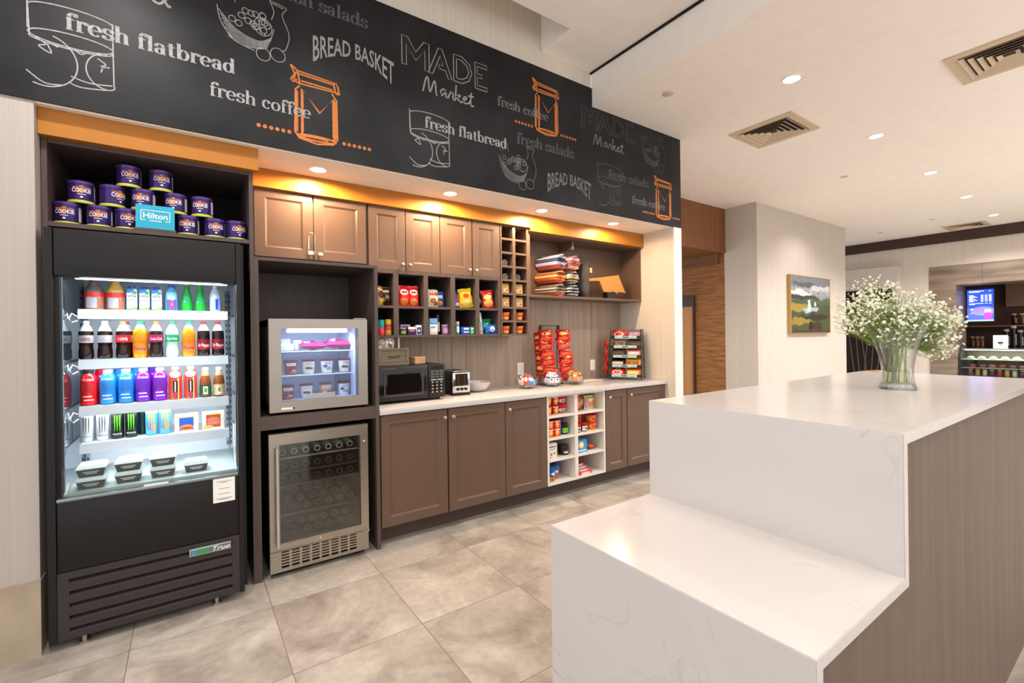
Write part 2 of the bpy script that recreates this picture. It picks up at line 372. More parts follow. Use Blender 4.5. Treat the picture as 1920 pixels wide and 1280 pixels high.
sof = ['nearest the drinks cooler', 'over the cabinet doors', 'over the pigeonhole rack', 'over the blanket shelf']
for (x, y), s in zip([(0.713, 3.228), (1.678, 3.222), (2.588, 3.226), (3.496, 3.222)], sof):
    downlight((x, y, 2.545), 'warm round downlight in the soffit underside, ' + s, 'w', 20 if x > 3 else 52, 'soffit downlights', 0.05, 3.05, 0.15)
cl = ['brightest and nearest white downlight, above the square ceiling vent', 'second white downlight from the viewer, right of the square vent', 'middle white downlight of the ceiling row',
      'fourth white downlight of the row, near the dark crown beam', 'farthest and smallest white downlight, beside the crown beam']
for (x, y), s in zip([(4.03, 1.775), (5.95, 1.80), (7.94, 1.825), (9.85, 1.845), (11.84, 1.868)], cl):
    downlight((x, y, 3.485), s, 'n', 75 if x < 5 else 230, 'ceiling row downlights', 0.06)
# unseen lobby and tray downlights, then spots added to lift the ceiling
for x, y, e in [(4.2, -0.6, 80), (6.4, -0.6, 90), (9, -0.6, 260), (11.5, -0.6, 420), (8.6, 2.9, 60)]: lamp('lobby_lamp', 'SPOT', (x, y, 3.46), e, neut, 0.06, angle=2.5, blend=.6)
for x, y, e in [(-0.35, 1.95, 120), (0.95, 1.7, 40), (2.0, 1.75, 30), (0.3, -0.8, 30), (2.2, -1.2, 30)]: lamp('tray_lamp', 'SPOT', (x, y, 3.76), e, neut, 0.06, angle=2.5, blend=.6)
for x, y, e in [(1.2, -3.2, 300), (5.2, -3.4, 330), (9.2, -3.2, 620), (-2.6, 0.4, 150)]: lamp('ceiling_fill_spot', 'SPOT', (x, y, 1.7), e, neut, 0.2, (PI, 0, 0), angle=2.7, blend=.6)  # added upward spots that brighten the ceiling, no such lamps known
downlight((14.2, 1.95, 2.62), 'small downlight inside the bar beside the menu screen', 'w', 12, 'bar lights', 0.10)
lamp('corridor_lamp', 'SPOT', (5.6, 5.2, 2.74), 50, warm, 0.06, angle=2.5)
lamp('corridor_lamp', 'SPOT', (5.6, 3.6, 3.46), 30, warm, 0.06, angle=2.5)
# plain round detectors in the ceiling
for (x, y), s in zip([(3.374, 2.474), (7.14, 2.51), (11.28, 2.576), (11.84, 3.53)], ['round white ceiling cap nearest, left of the brightest downlight', 'small ceiling cap beyond the square vent', 'tiny ceiling cap beside the last downlights', 'tiny ceiling cap over the grey column corner']):
    o = obj('smoke_detector', MB().lathe([(0.045, 0), (0.045, -0.006), (0.036, -0.009)], (x, y, 3.485), 20), M('cap_white', (206, 192, 176), 0.5)); tag(o, s, 'ceiling cap', 'ceiling caps')
ventmat = M('beige_vent', (202, 184, 158), 0.5); ventdark = M('vent_gap', (52, 44, 38), 0.8)
def vent(cx, cy, label, s=0.305):
    t = thing('ceiling_vent', label, 'vent', (cx, cy, 3.485), 0, 'ceiling vents')
    m = MB()
    for (a, b, c_, d_) in [(-s, s, -s, -s + .07), (-s, s, s - .07, s), (-s, -s + .07, -s + .07, s - .07), (s - .07, s, -s + .07, s - .07)]: m.box(a, b, c_, d_, -0.012, 0)
    obj('frame', m, ventmat, t)
    obj('backing', MB().box(-s + .07, s - .07, -s + .07, s - .07, -0.003, -0.001), ventdark, t)
    m = MB(); k = s - .07
    for i in range(5):   # four-way louvres: nested squares sloping outwards
        a = k - i * 0.044; b = a - 0.026
        if b <= 0.01: break
        for q in range(4):
            c_, s_ = math.cos(q * PI / 2), math.sin(q * PI / 2)
            P = [(a, -a, -0.019), (a, a, -0.019), (b, b, -0.004), (b, -b, -0.004), (a, -a, -0.021), (a, a, -0.021), (b, b, -0.006), (b, -b, -0.006)]
            m.add([(x * c_ - y * s_, x * s_ + y * c_, z) for x, y, z in P], [(0, 1, 2, 3), (4, 7, 6, 5), (0, 4, 5, 1), (2, 6, 7, 3)])
    obj('louvre', m, ventmat, t)
    return t
vent(4.905, 2.338, 'square beige air vent with louvres, middle of the ceiling')
vent(5.01, 0.70, 'square beige air vent with louvres, at the right edge of the picture')
vent(12.55, 2.36, 'far air vent in the ceiling next to the dark crown beam')

# ------------------------------------------------------------------ casework
def shaker(m, x0, x1, z0, z1, y, t=0.02, w=0.062):
    """raised frame door, front face at y"""
    for (a, b, c_, d_) in [(x0, x0 + w, z0, z1), (x1 - w, x1, z0, z1), (x0 + w, x1 - w, z0, z0 + w), (x0 + w, x1 - w, z1 - w, z1)]:
        m.box(a, b, y, y + t, c_, d_)
    i = 0.012; a0, a1, c0, c1 = x0 + w, x1 - w, z0 + w, z1 - w
    o = [(a0, y + .001, c0), (a1, y + .001, c0), (a1, y + .001, c1), (a0, y + .001, c1)]
    n = [(a0 + i, y + .011, c0 + i), (a1 - i, y + .011, c0 + i), (a1 - i, y + .011, c1 - i), (a0 + i, y + .011, c1 - i)]
    m.add(o + n, [(0, 1, 5, 4), (1, 2, 6, 5), (2, 3, 7, 6), (3, 0, 4, 7), (4, 5, 6, 7)])
    return m
def knob(x, y, z, parent):
    m = MB().lathe([(0.004, 0), (0.005, -0.012), (0.012, -0.017), (0.0145, -0.023), (0.011, -0.028), (0.004, -0.030)], (x, y, z), 14, 'y')
    return obj('knob', m, nickel, parent, True)
def door(t, x0, x1, z0, z1, y, kx, kz, mat=None):
    d = obj('door', shaker(MB(), x0, x1, z0, z1, y), mat or cabpaint, t, True, False); knob(kx, y, kz, d); return d

# base cabinets under the counter
def base(label, x0, x1, doors):
    t = thing('base_cabinet', label, 'cabinet', (x0, 3.125, 0), 0, 'base cabinets')
    obj('carcass', MB().box(x0, x1, 3.146, 3.73, 0.125, 0.905), cabpaint, t, True, False)
    obj('toe_kick', MB().box(x0, x1, 3.235, 3.25, 0, 0.125), cablam, t, True, False)
    for (a, b, kx) in doors: door(t, a, b, 0.13, 0.898, 3.125, kx, 0.838)
base('taupe base cabinet with two doors below the microwave', 1.062, 2.099, [(1.075, 1.577, 1.553), (1.591, 2.097, 1.622)])
base('taupe base cabinet with one door, left of the white cubbies', 2.10, 2.536, [(2.104, 2.532, 2.135)])
base('taupe base cabinet with two doors, right of the white cubbies', 3.249, 4.155, [(3.256, 3.549, 3.30), (3.56, 4.15, 3.60)])
t = thing('cubby_unit', 'white eight-hole cubby unit of snacks set between base cabinets', 'cabinet', (2.54, 3.125, 0))
wcub = M('white_cubby_laminate', (232, 224, 214), 0.45)
m = MB()
for x in (2.537, 2.858, 3.227): m.box(x, x + (0.019 if x != 2.858 else 0.038), 3.125, 3.70, 0.129, 0.907)
for z in (0.129, 0.332, 0.520, 0.713, 0.895): m.box(2.537, 3.246, 3.1255, 3.70, z, z + (0.019 if z < .89 else .012))
m.box(2.537, 3.246, 3.69, 3.71, 0.129, 0.907)
obj('carcass', m, wcub, t, True, False)
obj('toe_kick', MB().box(2.537, 3.248, 3.235, 3.25, 0, 0.128), cablam, t, True, False)
o = obj('countertop', MB().box(1.062, 4.158, 3.098, 3.733, 0.908, 0.948, 0.003), quartz, None); tag(o, 'long white stone countertop on the taupe base cabinets', 'countertop')

# upper cabinets
def upper(label, x0, x1, z0, z1, doors, kz):
    t = thing('wall_cabinet', label, 'cabinet', (x0, 3.43, z0), 0, 'wall cabinets')
    obj('carcass', MB().box(x0, x1, 3.451, 3.734, z0 + .003, z1), cabpaint, t, True, False)
    for (a, b, kx) in doors: door(t, a, b, z0, z1 - .004, 3.43, kx, kz, None)
    return t
upper('wall cabinet pair above the small freezer, doors locked together', 0.345, 1.092, 1.982, 2.438, [(0.362, 0.716, 0.690), (0.726, 1.087, 0.752)], 2.02)
upper('wall cabinet above the chip cubbies, left pair of doors', 1.095, 1.686, 1.953, 2.434, [(1.107, 1.391, 1.365), (1.397, 1.684, 1.425)], 2.00)
upper('wall cabinet above the chip cubbies, right pair next to pigeonholes', 1.688, 2.274, 1.953, 2.434, [(1.690, 1.984, 1.958), (1.995, 2.272, 2.021)], 2.00)
o = obj('cabinet_lock', MB().tube([(0.683, 3.395, 2.045), (0.683, 3.392, 2.14), (0.694, 3.392, 2.158), (0.712, 3.392, 2.158), (0.722, 3.392, 2.14), (0.722, 3.395, 2.02)], 0.0035, 6)
        .box(0.676, 0.716, 3.385, 3.399, 2.005, 2.035, 0.004).box(0.742, 0.776, 3.385, 3.399, 2.005, 2.03, 0.004), nickel); tag(o, 'metal loop lock hooked over the knobs of the doors above the freezer', 'cabinet lock')
t = thing('cubby_shelf', 'taupe ten-hole cubby shelf of chips and toiletries under wall cabinets', 'shelf', (1.10, 3.43, 1.436))
m = MB()
for a, b in [(1.10, 1.168), (1.292, 1.332), (1.540, 1.578), (1.780, 1.821), (2.017, 2.054), (2.247, 2.274)]: m.box(a, b, 3.43, 3.73, 1.437, 1.952)
for a, b in [(1.437, 1.455), (1.661, 1.679), (1.925, 1.952)]: m.box(1.10, 2.274, 3.4305, 3.73, a, b)
obj('carcass', m, cablam, t, True, False)
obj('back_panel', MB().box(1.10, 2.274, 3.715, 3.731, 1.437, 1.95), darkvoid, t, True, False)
t = thing('pigeonhole_rack', 'tall narrow taupe rack of sixteen square pigeonholes', 'shelf', (2.43, 3.43, 1.44))
m = MB()
for a, b in [(2.276, 2.288), (2.406, 2.436), (2.561, 2.583)]: m.box(a, b, 3.425, 3.72, 1.436, 2.434)
GZ = [1.444 + 0.1225 * i for i in range(9)]
for i, z in enumerate(GZ): m.box(2.276, 2.583, 3.4255, 3.72, z - .009, z + (.009 if i < 8 else 0))
obj('carcass', m, cabpaint, t, True, False)
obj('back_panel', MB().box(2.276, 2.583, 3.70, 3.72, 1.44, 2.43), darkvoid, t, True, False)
t = thing('open_wall_cabinet', 'open taupe wall cabinet of rolled blankets at the niche corner', 'cabinet', (2.6, 3.43, 1.795))
m = MB(); m.box(2.585, 4.158, 3.43, 3.733, 1.797, 1.82); m.box(2.585, 4.158, 3.43, 3.733, 2.385, 2.41); m.box(2.585, 2.607, 3.431, 3.733, 1.80, 2.40); m.box(4.136, 4.158, 3.431, 3.733, 1.80, 2.40); m.box(2.6, 4.15, 3.715, 3.733, 1.80, 2.40); m.box(3.19, 3.215, 3.50, 3.715, 2.30, 2.387)
obj('carcass', m, cabpaint, t, True, False)
o = obj('trim_9', MB().box(0.33, 4.158, 3.39, 3.428, 2.425, 2.549).box(2.585, 4.158, 3.39, 3.428, 2.398, 2.425).box(0.33, 4.158, 3.428, 3.733, 2.44, 2.549), fascia, smooth=False); o['kind'] = 'structure'
# tall open unit of freezer and wine cooler
t = thing('appliance_tower', 'tall dark taupe open unit of freezer and wine cooler', 'cabinet', (0.69, 3.109, 0))
for a, b, n in [(0.324, 0.346, 'side_panel'), (1.036, 1.060, 'side_panel')]: obj(n, MB().box(a, b, 3.109, 3.73, 0, 1.925), cablam, t, True, False)
obj('top_panel', MB().box(0.346, 1.036, 3.109, 3.73, 1.905, 1.925), cablam, t, True, False)
obj('shelf', MB().box(0.346, 1.036, 3.112, 3.73, 0.893, 0.972), cablam, t, True, False)
obj('back_panel', MB().box(0.346, 1.036, 3.715, 3.73, 0, 1.905), cablam, t, True, False)
# surround of the drinks cooler
t = thing('cooler_surround', 'dark taupe surround with top shelf around the black drinks cooler', 'cabinet', (-0.12, 3.109, 0))
obj('side_panel', MB().box(-0.566, -0.546, 3.109, 3.73, 0, 2.418), cablam, t, True, False)
obj('side_panel', MB().box(0.302, 0.3235, 3.109, 3.73, 0, 2.418), cablam, t, True, False)
obj('shelf', MB().box(-0.546, 0.302, 3.115, 3.73, 1.998, 2.02), cablam, t, True, False)
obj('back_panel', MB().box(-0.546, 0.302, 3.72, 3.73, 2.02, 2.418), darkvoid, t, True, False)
obj('top_panel', MB().box(-0.546, 0.302, 3.115, 3.73, 2.40, 2.418), cablam, t, True, False)
obj('valance', MB().box(-0.568, 0.347, 3.06, 3.109, 2.418, 2.544).box(-0.568, 0.329, 3.109, 3.73, 2.4185, 2.544), fascia, t, True, False)

# ------------------------------------------------------------------ drinks cooler
FY = 2.98
t = cooler = thing('drinks_cooler', 'tall black open-front drinks cooler full of bottles', 'drinks cooler', (-0.15, FY, 0))
m = MB(); m.box(-0.537, -0.49, FY + .02, 3.70, 0.05, 1.967); m.box(0.222, 0.262, FY + .05, 3.70, 0.05, 1.967); m.box(-0.537, 0.262, 3.62, 3.70, 0.05, 1.967)
m.box(-0.49, 0.222, FY + .08, 3.62, 0.05, 0.69)
m.box(-0.537, -0.510, FY - .005, FY + .02, 0.04, 1.967); m.box(0.222, 0.244, FY - .005, FY + .05, 0.04, 1.967)
obj('cabinet', m, satinblack, t, True, False)
obj('header_panel', MB().box(-0.508, 0.221, FY, FY + .10, 1.746, 1.967, .004).box(-0.49, 0.222, FY + .10, 3.62, 1.802, 1.967), satinblack, t, True)
obj('lower_panel', MB().box(-0.508, 0.221, FY, FY + .03, 0.362, 0.69, .004), satinblack, t, True)
m = MB()
zs = [0.075 + i * 0.0575 for i in range(5)]
edges = [0.045] + [v for z in zs for v in (z, z + 0.022)] + [0.360]
for i in range(0, len(edges), 2): m.box(-0.468, 0.186, FY - .003, FY + .03, edges[i], edges[i + 1])
m.box(-0.508, -0.468, FY - .003, FY + .03, .045, .36); m.box(0.186, 0.221, FY - .003, FY + .03, .045, .36)
for z in zs: m.add([(-0.468, FY - .002, z), (0.186, FY - .002, z), (0.186, FY + .028, z + .020), (-0.468, FY + .028, z + .020)], [(0, 1, 2, 3)])
gr = obj('grille', m, M('grille_black', (50, 44, 44), 0.35), t, True, False)
obj('grille_backing', MB().box(-0.49, 0.21, FY + .031, FY + .04, .05, .36), darkvoid, t, True)
for x in (-0.42, 0.114): obj('foot', MB().cyl((x, 3.005, 0), 0.022, 0.012, n=12).cyl((x, 3.005, 0.012), 0.010, 0.04, n=10), steel, t, True)
lab = obj('nameplate', MB().box(-0.006, 0.181, FY - .009, FY - .002, 0.299, 0.337, .002), M('plate_silver', (186, 190, 190), 0.3, 0.6), t, True)
obj('plate_field', MB().box(0.0, 0.085, FY - .0105, FY - .009, 0.304, 0.332), PM('plate_green', (70, 140, 90), [('b', .1, .5, .14, .6, (80, 140, 190)), ('b', 0.0, .5, .04, .6, (60, 80, 90))]), lab, True)
obj('plate_field', MB().box(0.085, 0.176, FY - .0105, FY - .009, 0.304, 0.332), M('plate_grey', (105, 108, 110), 0.4), lab, True)
m = MB(); m.text('True', 0.034, lambda a, b: (0.130 + a * 1.25 + b * 0.45, FY - .0115, 0.306 + b), 0.012); obj('lettering', m, paper, lab, True)
# well of the cooler
inner = M('cooler_white_liner', (236, 240, 244), 0.4); railm = M('grey_price_rail', (176, 184, 190), 0.45)
obj('liner_back', MB().box(-0.49, 0.222, 3.60, 3.615, 0.69, 1.80), inner, t, True)
obj('liner_top', MB().box(-0.49, 0.222, FY + .10, 3.60, 1.787, 1.80), inner, t, True)
obj('side_mirror', MB().box(-0.4895, -0.483, FY + .04, 3.60, 0.72, 1.787), M('smoked_side_mirror', (120, 132, 142), 0.04, 0.9), t, True)
obj('side_mirror', MB().box(0.2155, 0.2215, FY + .06, 3.60, 0.72, 1.787), M('smoked_side_mirror', (120, 132, 142), 0.04, 0.9), t, True)
obj('deck', MB().box(-0.49, 0.222, FY + .04, 3.60, 0.692, 0.716), M('deck_grey', (206, 208, 212), 0.4), t, True)
for x in (-0.478, 0.200):
    m = MB().box(x, x + .012, 3.55, 3.585, 0.75, 1.75); m.mi = 1
    for k in range(26): m.box(x + .003, x + .009, 3.549, 3.5505, 0.76 + k * .038, 0.778 + k * .038)
    obj('shelf_standard', m, [railm, black], t, True)
SH = [1.602, 1.345, 1.105, 0.915]
for i, z in enumerate(SH):
    s = obj('shelf', MB().box(-0.457, 0.193, 3.205, 3.58, z - .02, z - .006), inner, t, True)
    m = MB(); m.add([(-0.457, 3.20, z), (0.193, 3.20, z), (0.193, 3.188, z - .05), (-0.457, 3.188, z - .05), (-0.457, 3.206, z), (0.193, 3.206, z), (0.193, 3.194, z - .05), (-0.457, 3.194, z - .05)],
                    [(0, 1, 2, 3), (4, 7, 6, 5), (0, 4, 5, 1), (3, 2, 6, 7), (0, 3, 7, 4), (1, 5, 6, 2)])
    obj('price_rail', m, railm, s, True, False)
    obj('led_strip', MB().box(-0.45, 0.186, 3.215, 3.235, z - .030, z - .021), M('white_led_strip', (225, 238, 255), 0.5, emit=4), s, True)
    lamp('shelf_light', 'AREA', (-0.13 + 0.15, 3.25 - FY, z - .034), 1.7, (0.86, 0.94, 1.0), 0.6, (math.radians(12), 0, 0), t, size_y=0.03)
obj('led_strip', MB().box(-0.45, 0.186, FY + .11, FY + .14, 1.745, 1.756), M('white_led_strip', (225, 238, 255), 0.5, emit=4), t, True)
lamp('header_light', 'AREA', (0.02, .10, 1.742), 5.5, (0.86, 0.94, 1.0), 0.6, (math.radians(-8), 0, 0), t, size_y=0.04)
g = obj('glass_guard', MB().box(-0.489, 0.2205, FY + .006, FY + .011, 0.70, 0.842), GL('guard_glass', (242, 250, 248), 0.05), t, True)
obj('sill', MB().box(-0.508, 0.221, FY - .004, FY + .035, 0.688, 0.704, .003), M('sill_steel', (150, 158, 160), 0.25, 0.8), t, True)
obj('sill_clip', MB().box(-0.19, -0.09, FY - .008, FY + .006, 0.703, 0.712, .002), M('clip_white', (215, 222, 224), 0.3), t, True)
obj('guard_bracket', MB().tube([(0.213, FY + .02, 0.715), (0.213, FY + .12, 0.78), (0.213, FY + .16, 0.95)], 0.004, 6), inner, t, True)
obj('guard_bracket', MB().tube([(-0.48, FY + .02, 0.715), (-0.48, FY + .10, 0.75)], 0.006, 6), inner, t, True)
for z in SH[:3]: obj('rail_hook', MB().tube([(-0.457, 3.20, z - .04), (-0.475, 3.17, z - .025), (-0.482, 3.14, z - .05), (-0.47, 3.13, z - .07), (-0.457, 3.18, z - .06)], 0.003, 6), inner, t, True)
o = obj('notice_card', MB().box(0.102, 0.203, FY - .0035, FY - .0008, 0.556, 0.685), paper); tag(o, 'small white notice card taped to the black cooler front', 'card')
m = MB()
for z, w in [(0.667, .07), (0.660, .03), (0.628, .05), (0.60, .055), (0.575, .075), (0.569, .05)]: m.box(0.1525 - w / 2, 0.1525 + w / 2, FY - .0042, FY - .0034, z, z + .003)
obj('print', m, M('grey_print', (150, 146, 142), 0.7), o)

# ------------------------------------------------------------------ small freezer
t = freezer = thing('countertop_freezer', 'small grey glass-door freezer of ice cream on the tower shelf', 'freezer', (0.695, 3.13, 0.974))
m = MB(); m.box(0.40, 0.455, 3.175, 3.68, 0.985, 1.555); m.box(0.93, 0.985, 3.175, 3.68, 0.985, 1.555); m.box(0.40, 0.985, 3.175, 3.68, 1.515, 1.556); m.box(0.40, 0.985, 3.175, 3.68, 0.985, 1.04); m.box(0.40, 0.985, 3.64, 3.68, 0.985, 1.555)
obj('cabinet', m, M('freezer_grey', (120, 114, 108), 0.4), t, True, False)
m = MB()
for a in [(0.398, 0.466, 0.989, 1.56), (0.932, 0.991, 0.989, 1.56), (0.466, 0.932, 0.989, 1.053), (0.466, 0.932, 1.500, 1.56)]: m.box(a[0], a[1], 3.13, 3.172, a[2], a[3])
dr = obj('door_frame', m, M('freezer_door_silver', (164, 156, 146), 0.35, 0.5), t, True, False)
obj('door_glass', MB().box(0.466, 0.932, 3.148, 3.152, 1.053, 1.500), GL('freezer_glass', (245, 250, 255), 0.03), dr, True)
obj('hinge_cap', MB().box(0.905, 0.985, 3.132, 3.17, 1.56, 1.569, .003), steel, t, True)
lb = obj('badge', MB().box(0.462, 0.525, 3.1275, 3.1305, 1.003, 1.016), paper, t, True)
obj('badge_mark', MB().box(0.525, 0.537, 3.127, 3.1305, 1.005, 1.014), M('mark_dark', (90, 50, 45), 0.5), t, True)
lining = M('freezer_liner', (196, 206, 232), 0.45)
obj('liner', MB().box(0.455, 0.462, 3.175, 3.63, 1.04, 1.515).box(0.923, 0.93, 3.175, 3.63, 1.04, 1.515).box(0.455, 0.93, 3.62, 3.64, 1.04, 1.515).box(0.455, 0.93, 3.175, 3.63, 1.04, 1.046), lining, t, True, False)
for z in (1.353, 1.200):
    m = MB().tube([(0.462, 3.24, z), (0.923, 3.24, z)], .0045, 6).tube([(0.462, 3.58, z), (0.923, 3.58, z)], .0045, 6)
    for k in range(24): m.tube([(0.472 + k * .019, 3.24, z), (0.472 + k * .019, 3.58, z)], .0018, 4)
    obj('wire_shelf', m, M('white_wire', (225, 228, 235), 0.4), t, True)
obj('light_tube', MB().box(0.51, 0.88, 3.19, 3.24, 1.475, 1.50, .01), M('freezer_tube', (220, 228, 255), 0.5, emit=7), t, True)
lamp('freezer_light', 'AREA', (0.0, 0.09, 0.495), 2.2, (0.78, 0.84, 1.0), 0.4, (math.radians(15), 0, 0), t, size_y=0.05)
obj('price_strip', MB().box(0.61, 0.79, 3.176, 3.18, 1.050, 1.084), M('cream_strip', (240, 230, 214), 0.5), t, True)
for x in (0.43, 0.955):
    for y in (3.2, 3.64): obj('foot', MB().cyl((x, y, 0.9725), 0.015, 0.0135, n=10), black, t, True)

# ------------------------------------------------------------------ wine cooler
t = thing('wine_cooler', 'stainless under-counter cooler of rows of bottles behind dark glass', 'wine cooler', (0.68, 3.09, 0))
m = MB(); m.box(0.392, 0.43, 3.14, 3.69, 0.03, 0.862); m.box(0.93, 0.968, 3.14, 3.69, 0.03, 0.862); m.box(0.392, 0.968, 3.14, 3.69, 0.83, 0.862); m.box(0.392, 0.968, 3.14, 3.69, 0.03, 0.20); m.box(0.392, 0.968, 3.65, 3.69, 0.03, 0.862)
obj('cabinet', m, M('wine_cabinet_black', (30, 28, 28), 0.4), t, True, False)
m = MB()
for a in [(0.386, 0.441, 0.165, 0.866), (0.924, 0.974, 0.165, 0.866), (0.441, 0.924, 0.165, 0.206), (0.441, 0.924, 0.798, 0.866)]: m.box(a[0], a[1], 3.09, 3.138, a[2], a[3])
dr = obj('door_frame', m, steel, t, True, False)
obj('door_glass', MB().box(0.441, 0.924, 3.105, 3.109, 0.206, 0.798), GL('wine_glass_pane', (205, 210, 205), 0.10, 0.06), dr, True)
hb = obj('handle', MB().tube([(0.424, 3.052, 0.20), (0.424, 3.052, 0.785)], 0.009, 10), chrome, dr, True)
for z in (.235, .75): obj('handle_post', MB().cyl((0.424, 3.052, z), 0.006, 0.04, 'y', 8), chrome, hb, True)
gx = [0.447 + i * 0.0575 for i in range(9)]
m = MB(); zz = [0.056 + i * 0.0172 for i in range(7)]
m.box(0.386, 0.447, 3.095, 3.13, 0.035, 0.160); m.box(gx[8] - .014, 0.972, 3.095, 3.13, 0.035, 0.160); m.box(0.447, gx[8] - .014, 3.095, 3.13, 0.035, zz[0]); m.box(0.447, gx[8] - .014, 3.095, 3.13, zz[6] - .004, 0.160)
for i in range(8):
    if i: m.box(gx[i] - .014, gx[i], 3.095, 3.13, zz[0], zz[6] - .004)
    for k in range(1, 6): m.box(gx[i], gx[i + 1] - .014, 3.0955, 3.13, zz[k] - .004, zz[k] + .0055)
obj('vent_grille', m, steel, t, True, False)
obj('grille_backing', MB().box(0.44, 0.92, 3.131, 3.136, 0.045, 0.158), darkvoid, t, True)
obj('lock', MB().lathe([(0.0085, 0), (0.0085, -.004), (0.004, -.006)], (0.672, 3.09, 0.186), 14, 'y'), chrome, t, True)
obj('indicator', MB().lathe([(0.006, 0), (0.004, -.002)], (0.948, 3.09, 0.755), 10, 'y'), white, t, True)
obj('hinge_plate', MB().box(0.93, 0.976, 3.085, 3.094, 0.152, 0.168), steel, t, True)
obj('bottom_bracket', MB().box(0.388, 0.43, 3.0905, 3.094, 0.10, 0.135).cyl((0.40, 3.0905, 0.118), .005, -.004, 'y', 8).cyl((0.42, 3.0905, 0.11), .005, -.004, 'y', 8), steel, t, True)
obj('foot', MB().box(0.40, 0.96, 3.15, 3.68, 0.0, 0.03), black, t, True)
WZ = [0.698, 0.612, 0.528, 0.349]
for i, z in enumerate(WZ):
    s = obj('shelf', MB().box(0.432, 0.928, 3.16, 3.62, z - .008, z), M('wine_shelf', (60, 60, 60), 0.4), t, True)
    obj('shelf_edge', MB().box(0.432, 0.928, 3.152, 3.162, z - (.004 if i < 3 else .006), z + (.002 if i < 3 else .006)), M('shelf_edge_steel', (190, 186, 178), 0.3, 0.4), s, True)
lamp('wine_fill_light', 'AREA', (0.0, 0.09, 0.82), 1.6, (0.95, 1.0, 0.97), 0.45, (math.radians(25), 0, 0), t, size_y=0.04)  # added fill so the bottles show behind the glass, no known lamp
bt = thing('wine_bottle', 'x', 'bottle')
gl = M('dark_bottle_glass', (40, 46, 40), 0.2)
obj('body', MB().lathe([(0.006, 0.018), (0.014, 0.010), (0.018, 0.002), (0.025, 0.0), (0.029, 0.008), (0.029, 0.17), (0.024, 0.20), (0.012, 0.235), (0.011, 0.29), (0.013, 0.292), (0.013, 0.305)], n=14, axis='y'), gl, bt)
obj('base_ring', MB().lathe([(0.013, -0.0005), (0.013, -0.002), (0.0195, -0.002), (0.0195, -0.0005)], n=16, axis='y', cap=False), M('pale_ring', (178, 178, 170), 0.4), bt)
K = Kind(bt)
rows = [(0.7005, 7, 0, 'top cooler shelf'), (0.6145, 7, 0, 'second cooler shelf'), (0.5305, 7, 0, 'third cooler shelf'),
        (0.3515, 7, 0, 'fourth shelf pile, lowest layer'), (0.406, 6, 1, 'fourth shelf pile, middle layer'), (0.4605, 5, 2, 'fourth shelf pile, top layer'),
        (0.2035, 7, 0, 'cooler floor pile, lowest layer'), (0.258, 6, 1, 'cooler floor pile, upper layer')]
ordn = ['first', 'second', 'third', 'fourth', 'fifth', 'sixth', 'seventh', 'eighth', 'ninth', 'tenth', 'eleventh']
for z, n, off, nm in rows:
    for k in range(n):
        K.put((0.472 + (k + off / 2) * 0.0685, 3.19, z + 0.029), 'dark wine bottle, %s, %s from left' % (nm, ordn[k]), 0, 'wine bottles in the cooler')
# ------------------------------------------------------------------ island
t = island = thing('island_counter', 'white stone waterfall island counter stepping down, brown side panel', 'counter', (2.4, 0.785, 0))
T = 0.03; x0, x1, x2 = 0.963, 1.462, 3.59
prof = [(x0, 0), (x0, .82), (x1, .82), (x1, 1.181), (x2, 1.181), (x2, 0), (x2 - T, 0), (x2 - T, 1.181 - T), (x1 + T, 1.181 - T), (x1 + T, .82 - T), (x0 + T, .82 - T), (x0 + T, 0)]
bm = bmesh.new()
va = [bm.verts.new((a, 0.393, b)) for a, b in prof]; fa = bm.faces.new(va)
ex = bmesh.ops.extrude_face_region(bm, geom=[fa]); bmesh.ops.translate(bm, vec=(0, 0.784, 0), verts=[g for g in ex['geom'] if isinstance(g, bmesh.types.BMVert)])
bmesh.ops.bevel(bm, geom=bm.edges[:], offset=0.002, segments=2, affect='EDGES'); bm.verts.index_update()
m = MB(); m.add([v.co[:] for v in bm.verts], [[v.index for v in q.verts] for q in bm.faces]); bm.free()
obj('stone_slab', m, quartz, t, True)
pw = M('island_side_wood', (98, 80, 68), 0.55, 0, 0, (26, 26, 1.2), col2=(112, 93, 79))
body = [(x0 + T, .0), (x0 + T, .82 - T), (x1 + T, .82 - T), (x1 + T, 1.181 - T), (x2 - T, 1.181 - T), (x2 - T, .0)]
obj('side_panel', MB().prism(body, 'xz', 0.408, 0.425), pw, t, True, False)
obj('side_panel', MB().prism(body, 'xz', 1.145, 1.162), pw, t, True, False)
# ------------------------------------------------------------------ chalkboard mural
def chalk_mat():
    m = M('chalkboard_black', (27, 27, 29), 0.42, 0, 0, (3, 3, 3), 0.03, col2=(43, 43, 46), spec=0.22); return m
t = mural = thing('chalkboard_mural', 'long black chalkboard mural with food drawings above the market niche', 'mural', (1.5, 3.0, 3.0))
obj('board', MB().box(-5, 3.0, 3.0, 3.0115, 2.55, 3.65).box(3.0, 4.289, 3.0, 3.0115, 2.55, 3.485), chalk_mat(), t, True, False)
BY = 2.9993
chalk = M('chalk_white', (172, 172, 172), 0.9, 0, 0, (60, 60, 60), col2=(140, 140, 142))
chalkdim = M('chalk_grey', (128, 128, 130), 0.9, 0, 0, (60, 60, 60), col2=(108, 108, 111))
chalkfaint = M('chalk_faint', (92, 92, 95), 0.9, 0, 0, (60, 60, 60), col2=(76, 76, 80))
copper = M('copper_chalk', (212, 128, 62), 0.7, 0, 0, (60, 60, 60), col2=(190, 106, 48))
def arc(cx, cz, rx, rz, a0, a1, n=14): return [(cx + rx * math.cos(math.radians(a0 + (a1 - a0) * i / n)), cz + rz * math.sin(math.radians(a0 + (a1 - a0) * i / n))) for i in range(n + 1)]
